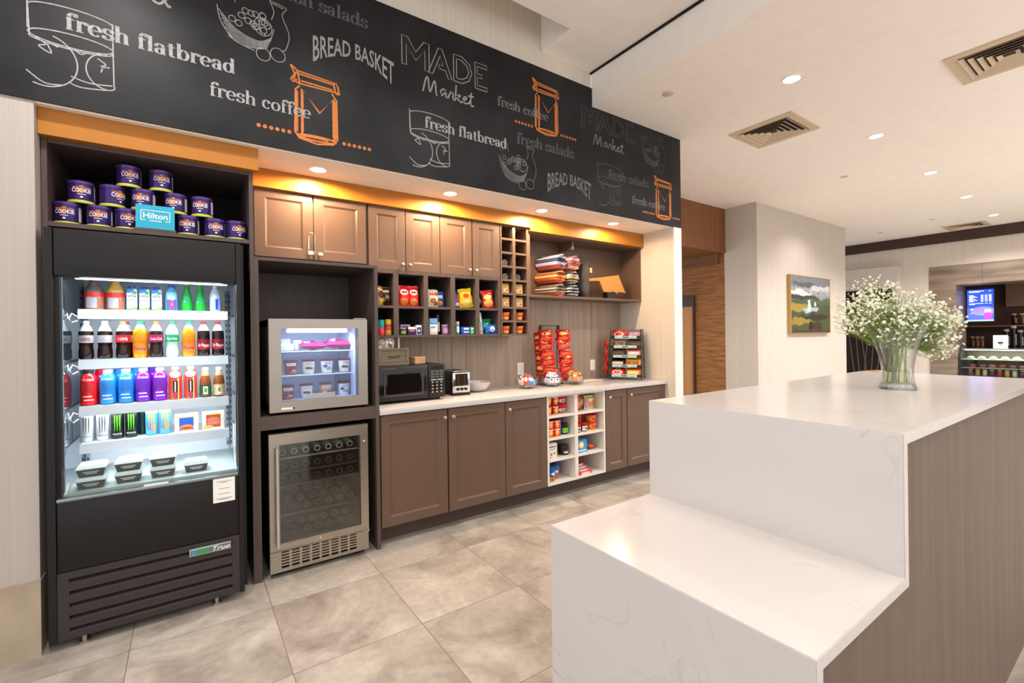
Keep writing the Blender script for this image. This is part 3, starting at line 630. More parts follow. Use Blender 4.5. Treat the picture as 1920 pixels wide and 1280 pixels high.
SERIF = {  # heavy roman lower case: pen paths, thick where the pen runs upright
    'f': (.34, [[(.14, 0), (.14, .55)], arc(.29, .58, .15, .16, 180, 40), [(.03, .47), (.32, .47)], [(.03, .015), (.27, .015)], arc(.36, .66, .035, .035, 0, 360, 8)]),
    'r': (.42, [[(.13, 0), (.13, .48)], arc(.30, .36, .15, .12, 170, 50), arc(.37, .43, .04, .04, 0, 360, 8), [(.02, .015), (.27, .015)], [(.03, .475), (.13, .475)]]),
    'e': (.47, [arc(.24, .24, .18, .23, 0, 315, 22), [(.07, .245), (.42, .245)]]),
    's': (.42, [arc(.21, .36, .13, .115, 30, 240, 12) + arc(.21, .125, .145, .12, 70, -150, 12), [(.345, .34), (.345, .46)], [(.07, .02), (.07, .15)]]),
    'h': (.56, [[(.12, 0), (.12, .74)], arc(.28, .34, .14, .13, 170, 0), [(.42, .34), (.42, 0)], [(.02, .015), (.23, .015)], [(.32, .015), (.53, .015)], [(.02, .73), (.12, .73)]]),
    'l': (.28, [[(.14, 0), (.14, .74)], [(.03, .015), (.25, .015)], [(.03, .73), (.14, .73)]]),
    'a': (.50, [arc(.21, .13, .12, .12, 0, 360, 18), [(.35, .34), (.35, .06)], arc(.22, .36, .13, .11, 0, 150), arc(.41, .07, .06, .06, 180, 300, 6), arc(.10, .37, .03, .03, 0, 360, 8)]),
    't': (.36, [[(.15, .62), (.15, .10)], arc(.23, .10, .08, .09, 180, 320, 8), [(.03, .47), (.31, .47)]]),
    'b': (.54, [[(.11, 0), (.11, .74)], arc(.29, .235, .17, .23, 180, -180, 22), [(.02, .73), (.11, .73)]]),
    'd': (.56, [[(.41, .02), (.41, .74)], arc(.23, .235, .17, .23, 0, 360, 22), [(.32, .73), (.41, .73)], [(.41, .015), (.52, .015)]]),
    'c': (.46, [arc(.24, .235, .17, .225, 45, 315, 18), arc(.36, .37, .04, .04, 0, 360, 8)]),
    'o': (.50, [arc(.25, .235, .18, .225, 0, 360, 24)]), ' ': (.26, [])}
def serif(body, x0, x1, z, mat, weight=.125):
    w = sum(SERIF[c][0] for c in body); k = (x1 - x0) / w; x = x0; m = MB()
    for c in body:
        a, ps = SERIF[c]
        for p in ps: m.ribbon([(x + u * k, z + v * k) for u, v in p], BY, weight * k, .04 * k)
        x += a * k
    return obj('lettering', m, mat, t, True, False)
def smooth_path(p, n=5):
    if len(p) < 3 or len(p) > 12: return p
    out = []
    for i in range(len(p) - 1):
        a, b, c, d = p[max(i - 1, 0)], p[i], p[i + 1], p[min(i + 2, len(p) - 1)]
        for j in range(n):
            u = j / n
            out.append(tuple(.5 * (2 * b[q] + (c[q] - a[q]) * u + (2 * a[q] - 5 * b[q] + 4 * c[q] - d[q]) * u * u + (3 * b[q] - a[q] - 3 * c[q] + d[q]) * u ** 3) for q in (0, 1)))
    return out + [p[-1]]
def strokes(name, paths, mat, w, x=0, z=0, k=1, kz=None):
    m = MB(); paths = [smooth_path(p) for p in paths]
    for p in paths: m.ribbon([(x + a * k, z + b * (kz or k)) for a, b in p], BY, w)
    return obj(name, m, mat, t, True, False)
rs = random.Random(3)
def jar(x0, x1, z0, z1):
    """copper jar with a large M; unit square coordinates"""
    k, kz = x1 - x0, z1 - z0
    P = [[(.16, .78), (.08, .72), (.06, .10), (.14, .02), (.5, -.02), (.84, .02), (.93, .10), (.92, .70), (.82, .79)],
         [(.11, .70), (.10, .10)], [(.88, .68), (.89, .10)],
         [(.20, .08), (.20, .74), (.56, .45), (.86, .72), (.86, .08)],
         [(.22, .12), (.22, .70)], [(.84, .12), (.84, .68)],
         arc(.5, .055, .40, .035, 0, 360, 20), arc(.45, .04, .3, .03, 20, 160),
         [(.04, .84), (.10, .99), (.92, .955), (.97, .82), (.14, .81), (.04, .84)], [(.12, .97), (.16, .82)], [(.86, .95), (.90, .82)], [(.14, .95), (.86, .93)], [(.2, .86), (.84, .85)],
         [(-.02, 1.05), (.10, 1.0)], [(-.02, 1.05), (.06, .93)], [(.06, .93), (-.02, .84), (.03, .81), (.10, .86)], [(.94, .93), (.98, .80), (.90, .80)]]
    m = MB()
    for p in P:
        for j in range(2):
            d = rs.uniform(-.008, .008); m.ribbon([(x0 + (a + d) * k, z0 + (b + d * .5) * kz) for a, b in p], BY, .009)
    obj('jar_drawing', m, copper, t, True, False)
    m = MB()
    for side in (0, 1):
        for i in range(6):
            cx = (x0 - .175 + i * .032) if side == 0 else (x1 + .02 + i * .032)
            if cx > 4.28: continue
            m.ribbon(arc(cx, z0 + .03, .007, .007, 0, 360, 8), BY, .009)
    obj('dotted_line', m, copper, t, True, False)
def tumbler(x0, z0, mat, k=.30, kz=.36):
    P = [[(0, .98), (.02, .52)], arc(.5, .90, .5, .09, 170, -10), [(.99, .94), (1, .10)], [(.0, .97), (.0, .60)], arc(.5, .56, .5, .09, 0, 360, 26), arc(.5, .52, .49, .07, 180, 360), [(1, .1), (.97, .03), (.6, -.02), (.45, .02)],
         arc(.18, .24, .38, .34, 75, -110, 20), arc(.92, .26, .26, .24, 90, 270, 16), [(.48, .10), (.7, .06), (.98, .09)], [(-.02, .06), (.18, -.06), (.4, -.04)],
         [(.08, .5), (.2, .44), (.12, .40), (.26, .34), (.22, .46), (.34, .44)], [(.52, .47), (.6, .42), (.66, .45)], [(.80, .42), (.9, .36), (.84, .32), (.95, .33)], [(.86, .30), (.84, .24)]]
    strokes('glass_drawing', P, mat, .0055, x0, z0, k, kz)
def fruit(x0, z0, mat, k=.36):
    P = [[(0, .62), (.05, .38), (.22, .16), (.5, .08)], [(.78, .52), (.72, .3)]]
    for i in range(7): P.append([(.02 + i * .02, .56 - i * .06), (.25 + i * .01, .33 - i * .035), (.55, .25 - i * .02), (.74 - i * .01, .36 - i * .03)])
    for i in range(16):
        P.append(arc(.12 + rs.random() * .58, .42 + rs.random() * .26, .045, .045, 0, 360, 9))
    P += [arc(.62, .5, .13, .14, 0, 360, 14), arc(.62, .5, .05, .14, 40, 320, 10), arc(.62, .06, .10, .10, 0, 360, 14), arc(.83, .12, .11, .11, 0, 360, 14),
          [(.72, .96), (.96, .92), (.90, .78), (1.0, .5), (.95, .25), (.88, .2)], [(.72, .96), (.78, .80), (.74, .66)], [(.75, .93), (.92, .90)], [(.05, .7), (.0, .85), (.12, .75), (.2, .9), (.24, .74)]]
    strokes('basket_drawing', P, mat, .0045, x0, z0, k)
def outline_made(x0, x1, z0, z1, mat):
    L = {'M': [[(0, 0), (0, 1), (.2, 1), (.5, .55), (.8, 1), (1, 1), (1, 0), (.84, 0), (.84, .72), (.5, .26), (.16, .72), (.16, 0), (0, 0)]],
         'A': [[(0, 0), (.42, 1), (.58, 1), (1, 0), (.83, 0), (.72, .26), (.48, .26), (.42, .40), (.62, .40), (.5, .74), (.18, 0), (0, 0)]],
         'D': [[(0, 0), (0, 1), (.45, 1), (.85, .82), (1, .5), (.85, .18), (.45, 0), (0, 0)], [(.16, .14), (.16, .86), (.42, .86), (.72, .72), (.83, .5), (.72, .28), (.42, .14), (.16, .14)]],
         'E': [[(0, 0), (0, 1), (.9, 1), (.9, .86), (.17, .86), (.17, .58), (.5, .58), (.5, .44), (.17, .44), (.17, .14), (.9, .14), (.9, 0), (0, 0)]]}
    m = MB(); w = x1 - x0; pos = [(0, .29), (.28, .27), (.57, .22), (.83, .17)]
    for c, (a, b) in zip('MADE', pos):
        for p in L[c]: m.ribbon([(x0 + (a + u * b) * w, z0 + v * (z1 - z0)) for u, v in p], BY, .006)
    obj('lettering', m, mat, t, True, False)
MARKET = [[(0, 0), (.06, .5), (.10, .52), (.13, .05), (.22, .52), (.25, .05), (.27, .0)], [(.44, .28), (.38, .32), (.33, .20), (.35, .04), (.43, .22), (.44, .28), (.43, .05), (.47, .02), (.52, .25), (.53, .30), (.58, .26), (.57, .08), (.60, .02)],
          [(.64, .62), (.62, .02)], [(.62, .14), (.70, .28), (.71, .22), (.64, .17), (.73, .02), (.78, .10), (.85, .24), (.82, .28), (.78, .18), (.80, .04), (.88, .06), (.93, .2)], [(.95, .52), (.93, .08), (.96, 0), (1.0, .04)], [(.88, .36), (1.0, .38)]]
def market(x0, x1, z0, h, mat): strokes('lettering', MARKET, mat, .011, x0, z0, x1 - x0, h)
def bread(x0, x1, z0, mat):
    m = MB(); w = x1 - x0
    def fn(a, b):
        u = a / w * 2; v = b / .12
        lo = .10 * (1 - u * u); hi = .165 + .035 * (1 - u * u)
        return (x0 + w / 2 + a, BY, z0 + lo + v * (hi - lo))
    m.text('BREAD BASKET', .165, fn, .012, w); obj('lettering', m, mat, t, True, False)
serif('fresh flatbread', -.46, .235, 2.915, chalk, .15)
serif('fresh coffee', .11, .625, 2.765, chalk)
serif('fresh salads', .40, .98, 3.44, chalkfaint, .15)
outline_made(1.21, 1.90, 3.295, 3.49, chalk); market(1.36, 1.77, 3.15, .19, chalk)
bread(.64, 1.15, 3.12, chalk); jar(.52, .80, 2.63, 3.04)
tumbler(-.585, 2.66, chalk); fruit(.15, 3.05, chalk)
strokes('lettering', [[(.9, .35), (.5, 0), (.1, .1), (.1, .35), (.6, .75)], [(.6, .75), (.55, .95), (.35, .95), (.3, .75)], [(.3, .75), (.9, .02), (1.05, .05)]], chalk, .012, -.14, 3.175, .08, .12)
serif('fresh coffee', 1.98, 2.485, 3.222, chalkdim)
jar(2.33, 2.61, 3.11, 3.52)
serif('fresh flatbread', 1.37, 2.065, 2.90, chalk, .15)
tumbler(1.26, 2.65, chalk); serif('fresh salads', 2.16, 2.77, 2.97, chalkfaint, .15)
fruit(1.99, 2.62, chalkdim); outline_made(2.87, 3.56, 3.285, 3.46, chalkfaint); market(3.01, 3.41, 3.15, .17, chalkdim)
bread(2.47, 2.97, 2.63, chalkdim); tumbler(3.06, 2.65, chalkfaint)
serif('fresh coffee', 3.52, 4.02, 2.70, chalkdim); jar(3.86, 4.14, 2.61, 3.01)
fruit(3.67, 3.08, chalkfaint); serif('fresh salads', 3.20, 3.76, 2.885, chalkfaint, .15)
# ------------------------------------------------------------------ tins of cookies on the cooler surround
tb = thing('cookie_tin', 'x', 'tin')
purple = M('purple_tin', (58, 34, 104), 0.28, 0.3); lime = M('lime_band', (190, 204, 60), 0.4); yel = M('yellow_print', (236, 206, 90), 0.5); wht = M('white_print', (240, 238, 235), 0.5); orng = M('orange_print', (206, 110, 40), 0.5)
obj('body', MB().lathe([(0.05, 0.0), (0.052, 0.004), (0.052, 0.106), (0.05, 0.108)], n=28), purple, tb)
obj('lid', MB().lathe([(0.0535, 0.101), (0.0535, 0.112), (0.050, 0.115), (0.047, 0.1135)], n=28), M('purple_lid', (92, 66, 138), 0.25, 0.5), tb)
obj('base_band', MB().lathe([(0.0522, 0.002), (0.0535, 0.004), (0.0535, 0.014), (0.0522, 0.016)], n=28, cap=False), lime, tb)
def curved_patch(r, a0, a1, z0, z1, n=6):
    m = MB(); vs = []; 
    for i in range(n + 1):
        a = a0 + (a1 - a0) * i / n; vs += [(r * math.sin(a), -r * math.cos(a), z0), (r * math.sin(a), -r * math.cos(a), z1)]
    return m.add(vs, [(2 * i, 2 * i + 2, 2 * i + 3, 2 * i + 1) for i in range(n)])
lb = obj('label_print', MB().text('COOKIE', .029, round_(.0527, .055), .02, .078), wht, tb)
obj('cookie_spot', curved_patch(.0525, -.32, .10, .052, .076).add(curved_patch(.0524, -.7, .7, .078, .083).v, [(2 * i, 2 * i + 2, 2 * i + 3, 2 * i + 1) for i in range(6)]), [orng], lb)
obj('tagline', MB().text('THE', .009, round_(.0528, .083), .01, .06), yel, lb)
obj('small_print', curved_patch(.0526, -.10, .10, .028, .036).add(curved_patch(.0526, -.3, .3, .044, .047).v, [(2 * i, 2 * i + 2, 2 * i + 3, 2 * i + 1) for i in range(6)]), wht, lb)
obj('facts_panel', curved_patch(.0526, 1.15, 1.75, .022, .094), M('facts_white', (206, 204, 206), 0.5), tb)
K = Kind(tb)
zt = 2.0203
for x, s, r in [(-.492, 'leftmost of the bottom row', -.1), (-.370, 'second from left in the bottom row', 0), (-.258, 'third from left in the bottom row, left of the teal card', .25), (-.135, 'bottom row, hidden behind the teal card', 0), (.008, 'bottom row, just right of the teal card', -.1), (.135, 'bottom row, second from the right end', .1), (.245, 'rightmost of the bottom row', .25)]:
    K.put((x, 3.215, zt), 'purple cookie tin, ' + s, r, 'purple cookie tins')
for x, s, r in [(-.440, 'leftmost of the middle layer', .15), (-.318, 'middle layer, turned to show its white panel', .75), (-.190, 'middle layer, directly above the teal card', -.2), (-.048, 'middle layer, right above the teal card edge', -.2), (.076, 'rightmost of the middle layer', -.25)]:
    K.put((x, 3.22, zt + .1155), 'purple cookie tin, ' + s, r, 'purple cookie tins')
for x, s, r in [(-.250, 'left of the two topmost', .2), (-.112, 'right of the two topmost', .1)]:
    K.put((x, 3.22, zt + .231), 'purple cookie tin, ' + s, r, 'purple cookie tins')
t = thing('loyalty_card_sign', 'teal loyalty card sign standing before the cookie tins', 'sign', (-.135, 3.128, 2.0203), 0)
teal = M('teal_card', (20, 160, 190), 0.4)
m = MB(); m.add([(-.083, -.006, .012), (.083, -.006, .012), (.083, .012, .140), (-.083, .012, .140), (-.083, -.003, .012), (.083, -.003, .012), (.083, .015, .140), (-.083, .015, .140)], [(0, 1, 2, 3), (4, 7, 6, 5), (0, 4, 5, 1), (3, 2, 6, 7), (0, 3, 7, 4), (1, 5, 6, 2)])
cdp = obj('card', m, teal, t, False, False)
tilt = lambda a, b: (a, -.006 + (b - .012) / .128 * .018 - .0006, b)
m = MB().text('Hilton', .044, lambda a, b: tilt(a, .068 + b), .015, .105)
for x0, x1, z0, z1 in [(-.063, .063, .109, .112), (-.063, -.060, .055, .112), (.060, .063, .055, .112), (-.063, -.042, .055, .058), (.042, .063, .055, .058)]:
    m.add([tilt(x0, z0), tilt(x1, z0), tilt(x1, z1), tilt(x0, z1)], [(0, 1, 2, 3)])
m.text('HONORS', .012, lambda a, b: tilt(a, .051 + b), .02, .07); obj('lettering', m, wht, cdp, False, False)
obj('stand', MB().box(-.090, .090, -.014, .03, 0, .011), cablam, t, False, False)

# ------------------------------------------------------------------ drinks
def bottle(name, label, prof, bodymats, capc, capz, capr, band=None, text=None, tcol=None, tsize=.02, tz=0, n=18, caph=.014, split=None, cat='bottle'):
    """prof: whole outline; split: height above which the empty neck shows"""
    t = thing(name, label, cat)
    if split:
        lo = [p for p in prof if p[1] <= split]; r = None
        for a, b in zip(prof, prof[1:]):
            if a[1] <= split < b[1]: r = a[0] + (b[0] - a[0]) * (split - a[1]) / (b[1] - a[1])
        obj('body', MB().lathe(lo + [(r, split)], n=n), bodymats[0], t); obj('neck', MB().lathe([(r, split)] + [p for p in prof if p[1] > split], n=n), bodymats[1], t)
    else: obj('body', MB().lathe(prof, n=n), bodymats[0], t)
    if capc: obj('cap', MB().lathe([(capr, capz), (capr, capz + caph), (capr * .9, capz + caph + .001)], n=14), capc, t)
    if band:
        z0, z1, r, bm_ = band
        lb = obj('label', MB().lathe([(r, z0), (r, z1)], n=n, cap=False), bm_, t)
        if text: obj('lettering', MB().text(text, tsize, round_(r + .0004, tz), .015, r * 2.0), tcol, lb)
    return t
soda = [(.022, 0), (.028, .004), (.0315, .015), (.0315, .045), (.0285, .065), (.0285, .075), (.0315, .09), (.0315, .135), (.029, .15), (.020, .172), (.0115, .187), (.011, .196)]
clear = M('clear_plastic_neck', (190, 198, 200), 0.08); cola = M('cola_brown', (34, 16, 12), 0.08); orange_d = M('orange_drink', (238, 130, 14), 0.12); lime_d = M('clear_lime_drink', (176, 206, 196), 0.08)
def mk(col, name): return M(name, col, 0.3)
redc = mk((200, 30, 36), 'red_cap'); greenc = mk((30, 150, 96), 'green_cap'); whitec = mk((232, 234, 236), 'white_cap'); bluec = mk((30, 74, 190), 'blue_cap'); blackc = mk((28, 28, 32), 'black_cap'); silverc = mk((160, 166, 172), 'silver_cap'); orangec = mk((232, 106, 60), 'orange_cap')
redlab = mk((214, 26, 34), 'red_label'); silvlab = mk((188, 188, 194), 'silver_label'); cherrylab = mk((168, 26, 84), 'cherry_label'); greenlab = mk((18, 156, 92), 'green_label'); maroonlab = mk((140, 22, 36), 'maroon_label'); orangelab = mk((240, 116, 16), 'orange_label')
purpl = mk((70, 30, 130), 'purple_ink'); redink = mk((196, 30, 40), 'red_ink'); whiteink = wht
ZB = [s - .004 for s in SH]
Y1 = 3.30
def place(b, x, z, y=Y1, rot=0): b.location = (x, y, z); b.rotation_euler = (0, 0, rot); return b
G2 = 'soda bottles on the second cooler shelf'
def sodab(name, label, liquid, capm, labm, txt, tm, x, ts=.022, z0=.088, z1=.128, split=.15, sz=ZB[1]):
    b = bottle(name, label, soda, (liquid, clear), capm, .188, .0135, (z0, z1, .0322, labm), txt, tm, ts, z0 + (z1 - z0) * .28, split=split); b['group'] = G2; return place(b, x, sz)
sodab('soda_bottle', 'cola bottle with grey label and red 100%, leftmost on the second cooler shelf', cola, whitec, silvlab, '100%', redink, -.440)
sodab('soda_bottle', 'cola bottle with grey label, second from left on the second shelf', cola, whitec, silvlab, None, redink, -.365)
sodab('soda_bottle', 'cola bottle with red label reading 100%, left of the orange soda', cola, orangec, redlab, '100%', wht, -.290)
sodab('soda_bottle', 'orange soda bottle with green cap, left of the two orange ones', orange_d, greenc, orangelab, 'Fanta', purpl, -.218, .026, .03, .085, .165)
sodab('soda_bottle', 'cola bottle with cherry red label beside the green label bottle', cola, orangec, cherrylab, 'Coca-Cola', wht, -.146)
sodab('soda_bottle', 'clear soda bottle with green label in the middle of the shelf', lime_d, greenc, greenlab, 'Sprite', wht, -.074)
sodab('soda_bottle', 'orange soda bottle with green cap, right of the two orange ones', orange_d, greenc, orangelab, 'Fanta', purpl, .004, .026, .03, .085, .165)
sodab('soda_bottle', 'dark soda bottle with maroon label, left of the two maroon ones', cola, redc, maroonlab, 'Dr Pepper', wht, .076, .026, .04, .10)
sodab('soda_bottle', 'dark soda bottle with maroon label, rightmost on the second shelf', cola, redc, maroonlab, 'Dr Pepper', wht, .148, .026, .04, .10)
for x, l, c, cp in [(-.29, silvlab, cola, redc), (-.22, orangelab, orange_d, greenc), (-.08, greenlab, lime_d, greenc)]:
    b = sodab('soda_bottle', 'soda bottle in the second row behind %s' % {silvlab: 'the red 100% label bottle', orangelab: 'the left orange soda', greenlab: 'the green label bottle'}[l], c, cp, l, None, None, x); b.location = (x + .005, 3.40, ZB[1])
# first shelf
G1 = 'bottles on the top cooler shelf'
jug = [(.034, 0), (.040, .004), (.041, .02), (.041, .09), (.036, .115), (.024, .138), (.017, .15), (.017, .172)]
tea = M('milk_coffee_drink', (150, 92, 70), 0.15); teaneck = M('smoked_neck', (110, 96, 90), 0.1); teagold = M('gold_neck', (206, 160, 70), 0.12)
for x, nk, cp, s in [(-.405, teaneck, M('brown_cap', (70, 44, 40), .3), 'jug bottle of brown drink with dark cap, leftmost on top shelf'), (-.318, teagold, M('gold_cap', (224, 176, 70), .3), 'jug bottle of brown drink with gold cap on top shelf')]:
    b = bottle('jug_bottle', s, jug, (tea, nk), cp, .160, .019, (.075, .095, .0416, redlab), None, None, split=.10, caph=.014); b['group'] = G1; place(b, x, ZB[0])
    obj('label', curved_patch(.0417, -.75, .35, .015, .07), M('grey_label', (150, 150, 156), .4), b)
cart = thing('coconut_water_carton', 'x', 'carton')
obj('body', MB().box(-.024, .024, -.02, .02, 0, .125, .006), PM('coconut_carton_print', (238, 242, 244), [('b', .5, .04, .5, .07, (40, 130, 70)), ('e', .85, .12, .35, .09, (120, 190, 80)), ('e', .2, .92, .5, .12, (70, 150, 200)), ('e', .75, .82, .2, .07, (60, 160, 90)), ('e', .5, .26, .42, .08, (250, 225, 225)), ('b', .03, .5, .04, .5, (60, 130, 170))]), cart)
obj('cap', MB().lathe([(.014, .125), (.014, .137), (.010, .139)], n=12).box(-.017, .017, -.012, .012, .1245, .1275), bluec, cart)
obj('lettering', MB().text('vita', .026, flat(0, -.0206, .078), .01, .04).text('coco', .024, flat(0, -.0206, .055), .01, .04), ink, cart)
K = Kind(cart)
for x, s in [(-.250, 'leftmost'), (-.196, 'middle one'), (-.142, 'rightmost')]: K.put((x, Y1, ZB[0]), 'white coconut water carton with blue cap, %s of three' % s, 0, 'coconut water cartons')
b = bottle('water_bottle', 'square blue water bottle with pink flower on top shelf', [(.02, 0), (.028, .004), (.0285, .10), (.026, .118), (.014, .135), (.013, .142)], (M('blue_water', (96, 170, 220), .08),), bluec, .140, .0155, None); place(b, -.074, ZB[0])
obj('label', curved_patch(.0290, -.9, .9, .01, .11), PM('flower_label', (60, 90, 200), [('b', .5, .8, .6, .2, (130, 190, 230)), ('e', .55, .32, .26, .26, (230, 40, 110)), ('e', .55, .32, .07, .07, (250, 210, 80))]), b)
obj('lettering', MB().text('FIJI', .03, round_(.0295, .070), .0, .045), wht, b)
pg = thing('green_glass_bottle', 'x', 'bottle')
obj('body', MB().lathe([(.022, 0), (.027, .006), (.0275, .03), (.0265, .06), (.020, .10), (.013, .135), (.010, .160)], n=18), M('green_glass_lit', (22, 150, 50), .06), pg)
obj('cap', MB().lathe([(.0115, .158), (.0115, .170), (.009, .1715)], n=12), M('pale_green_cap', (190, 225, 130), .3), pg)
obj('label', curved_patch(.0262, -.5, .5, .062, .082), M('teal_seal', (20, 130, 110), .4), pg)
K = Kind(pg)
for x, s in [(-.002, 'left'), (.062, 'right')]: K.put((x, Y1, ZB[0]), 'green glass mineral water bottle, %s of the two on top shelf' % s, 0, 'green glass bottles')
b = bottle('water_bottle', 'clear water bottle with blue script label, rightmost on top shelf', [(.02, 0), (.027, .004), (.0275, .10), (.022, .125), (.012, .145), (.0115, .15)], (M('clear_water', (196, 206, 214), .08),), M('pale_cap', (210, 216, 224), .3), .148, .0135, None); place(b, .136, ZB[0])
obj('label', curved_patch(.028, -.2, .8, .012, .085), PM('water_label', (150, 170, 210), [('b', .5, .5, .25, .42, (40, 60, 190))]), b)
# third shelf
G3 = 'sports drinks on the third cooler shelf'
sport = [(.026, 0), (.033, .004), (.0345, .02), (.033, .05), (.0345, .08), (.0345, .10), (.033, .115), (.0345, .125), (.030, .15), (.021, .165), (.019, .168)]
def sportb(label, col, nm, capm, txt, x, y=Y1, dark=False):
    b = bottle('sports_drink_bottle', label, sport, (M(nm, col, .1),), capm, .165, .0205, None, caph=.017); b['group'] = G3
    if txt:
        obj('lettering', MB().text(txt, .017, round_(.0350, .128), .008, .05), wht if not dark else wht, b)
        obj('label', curved_patch(.0349, -.8, .8, .07, .115), M(nm + '_label', tuple(int(c * .8 + 12) for c in col), .3), b)
        obj('label_stripe', curved_patch(.0346, -.6, .5, .044, .050).add(curved_patch(.0346, -.5, .7, .026, .031).v, [(2 * i, 2 * i + 2, 2 * i + 3, 2 * i + 1) for i in range(6)]), wht, b)
    return place(b, x, ZB[2], y)
sportb('red sports drink bottle, leftmost on the third cooler shelf', (226, 30, 30), 'red_sport', blackc, 'POWERADE', -.432)
sportb('blue sports drink bottle, left of the two blue ones', (40, 140, 220), 'blue_sport', silverc, 'POWERADE', -.355)
sportb('blue sports drink bottle, right of the two blue ones', (36, 126, 214), 'blue_sport_deep', silverc, 'POWERADE', -.280)
sportb('purple sports drink bottle, left of the two purple ones', (112, 34, 180), 'purple_sport', silverc, 'POWERADE', -.206)
sportb('purple sports drink bottle, right of the two purple ones', (120, 30, 176), 'purple_sport_b', silverc, 'POWERADE', -.132)
sportb('red sports drink bottle in the second row behind the blue one', (220, 24, 70), 'pinkred_sport', redc, None, -.395, 3.385)
sportb('blue sports drink bottle, second row behind the left blue one', (40, 140, 220), 'blue_sport', mk((40, 110, 180), 'deep_blue_cap'), None, -.318, 3.385)
sportb('blue sports drink bottle, second row behind the right blue one', (40, 140, 220), 'blue_sport', mk((40, 110, 180), 'deep_blue_cap'), None, -.243, 3.385)
sportb('purple sports drink bottle, second row behind the purple pair', (112, 34, 180), 'purple_sport', purpl, None, -.169, 3.385)
for x, s, c in [(-.062, 'left', (228, 60, 50)), (.010, 'right', (232, 70, 60))]:
    b = bottle('coconut_sports_bottle', 'black labelled sports bottle with red shoulders, %s of two' % s, [(.024, 0), (.031, .004), (.0315, .10), (.0315, .115), (.030, .135), (.026, .155), (.017, .168), (.016, .172)], (PM('body_red_fruit', c, [('b', .35, .3, .06, .3, (236, 180, 60)), ('b', .72, .35, .05, .35, (240, 210, 120)), ('e', .5, .82, .4, .1, (246, 232, 224))]),), silverc, .168, .0175, None, caph=.016); place(b, x, ZB[2]); b['group'] = G3
    obj('label', curved_patch(.0320, -.38, .38, .01, .105), PM('black_fruit_label', (30, 26, 30), [('e', .5, .18, .4, .16, (220, 40, 90)), ('b', .5, .65, .12, .3, (230, 228, 226))]), b)
for x, s, g_ in [(.082, 'green label', (30, 90, 50)), (.150, 'tan label', (196, 170, 120))]:
    b = bottle('tea_bottle', 'brown iced tea bottle with white cap and ' + s, [(.022, 0), (.029, .004), (.0295, .075), (.027, .10), (.018, .135), (.014, .155), (.014, .16)], (M('iced_tea', (130, 70, 30), .08), M('tea_neck', (190, 150, 110), .08)), whitec, .157, .0165, (.008, .072, .0300, PM('tea_label_' + s[:3], g_, [('b', .5, .5, .2, .36, (222, 216, 190)), ('b', .5, .5, .12, .2, (120, 140, 90))])), None, split=.125, caph=.015); place(b, x, ZB[2]); b['group'] = G3
# fourth shelf
def can(label, base_, marks, x, txtc=None, mcol=None, y=Y1):
    t = thing('drink_can', label, 'can', (x, y, ZB[3]), 0, 'cans on the fourth cooler shelf')
    obj('body', MB().lathe([(.024, 0), (.0275, .008), (.0275, .132), (.0235, .143), (.0240, .146)], n=20), base_, t)
    obj('top', MB().lathe([(.0238, .1445), (.022, .1455), (.021, .143)], n=20), chrome, t)
    if mcol:
        m = MB()
        for k, dx in enumerate((-.011, 0, .011)):
            P = [(-.0032, .045), (.0032, .045), (.0030, .02), (.0012, -.03), (-.0008, -.045), (-.0018, -.02), (-.0030, .01)]
            m.add([round_(.0279, .082)(dx + a, b) for a, b in P], [tuple(range(len(P)))])
        obj('claw_mark', m, mcol, t)
    if txtc: obj('lettering', MB().text(marks, .010, round_(.0279, .022), .01, .042), txtc, t)
    return t
cw = M('white_can', (214, 220, 222), .25, .3); cb = M('black_can', (22, 26, 26), .25, .2); cblue = PM('blue_can_print', (70, 160, 210), [('b', .5, .93, .5, .1, (220, 232, 236)), ('e', .3, .5, .2, .3, (60, 130, 190)), ('e', .7, .3, .2, .1, (230, 150, 60))], .25)
clawg = M('green_claw', (90, 230, 40), .4, emit=0); clawd = M('grey_claw', (70, 76, 80), .4); clawo = M('orange_claw', (220, 140, 50), .4)
can('white energy drink can, leftmost on the fourth cooler shelf', cw, 'MONSTER', -.442, clawd, clawd)
can('white energy drink can, second from left beside the black cans', cw, 'MONSTER', -.378, clawd, clawd)
can('black energy drink can with green claws, left of the two', cb, 'MONSTER', -.317, wht, clawg)
can('black energy drink can with green claws, right of the two', cb, 'MONSTER', -.259, wht, clawg)
can('light blue energy drink can with orange claws, left of two', cblue, 'MONSTER', -.172, orng, clawo)
can('light blue energy drink can with orange claws, beside sandwich boxes', cblue, 'MONSTER', -.112, orng, clawo)
can('dark can in the second row behind the green claw cans', M('dark_teal_can', (24, 60, 60), .25, .2), '', -.215, None, None, 3.37)
for x, s, p in [(-.012, 'blue panelled', [('b', .5, .45, .34, .42, (40, 90, 180)), ('e', .5, .22, .34, .2, (196, 130, 70)), ('e', .5, .18, .3, .07, (150, 60, 50)), ('b', .5, .92, .5, .05, (240, 220, 120))]), (.118, 'red panelled', [('b', .5, .5, .36, .44, (176, 70, 40)), ('e', .5, .55, .32, .2, (206, 120, 80)), ('e', .5, .35, .34, .1, (226, 120, 110)), ('e', .2, .1, .3, .14, (220, 170, 90)), ('b', .5, .95, .4, .04, (240, 210, 90))])]:
    t = thing('sandwich_box', s + ' breakfast sandwich box on the fourth cooler shelf', 'box', (x, 3.29, ZB[3]), 0)
    obj('carton', MB().box(-.055, .055, -.03, .03, 0, .10), M('sandwich_white', (238, 232, 214), .5), t, False, False)
    obj('front_print', MB().box(-.05, .05, -.0312, -.0302, .006, .094), PM('sandwich_' + s[:3], (240, 234, 216), p), t, False, False)
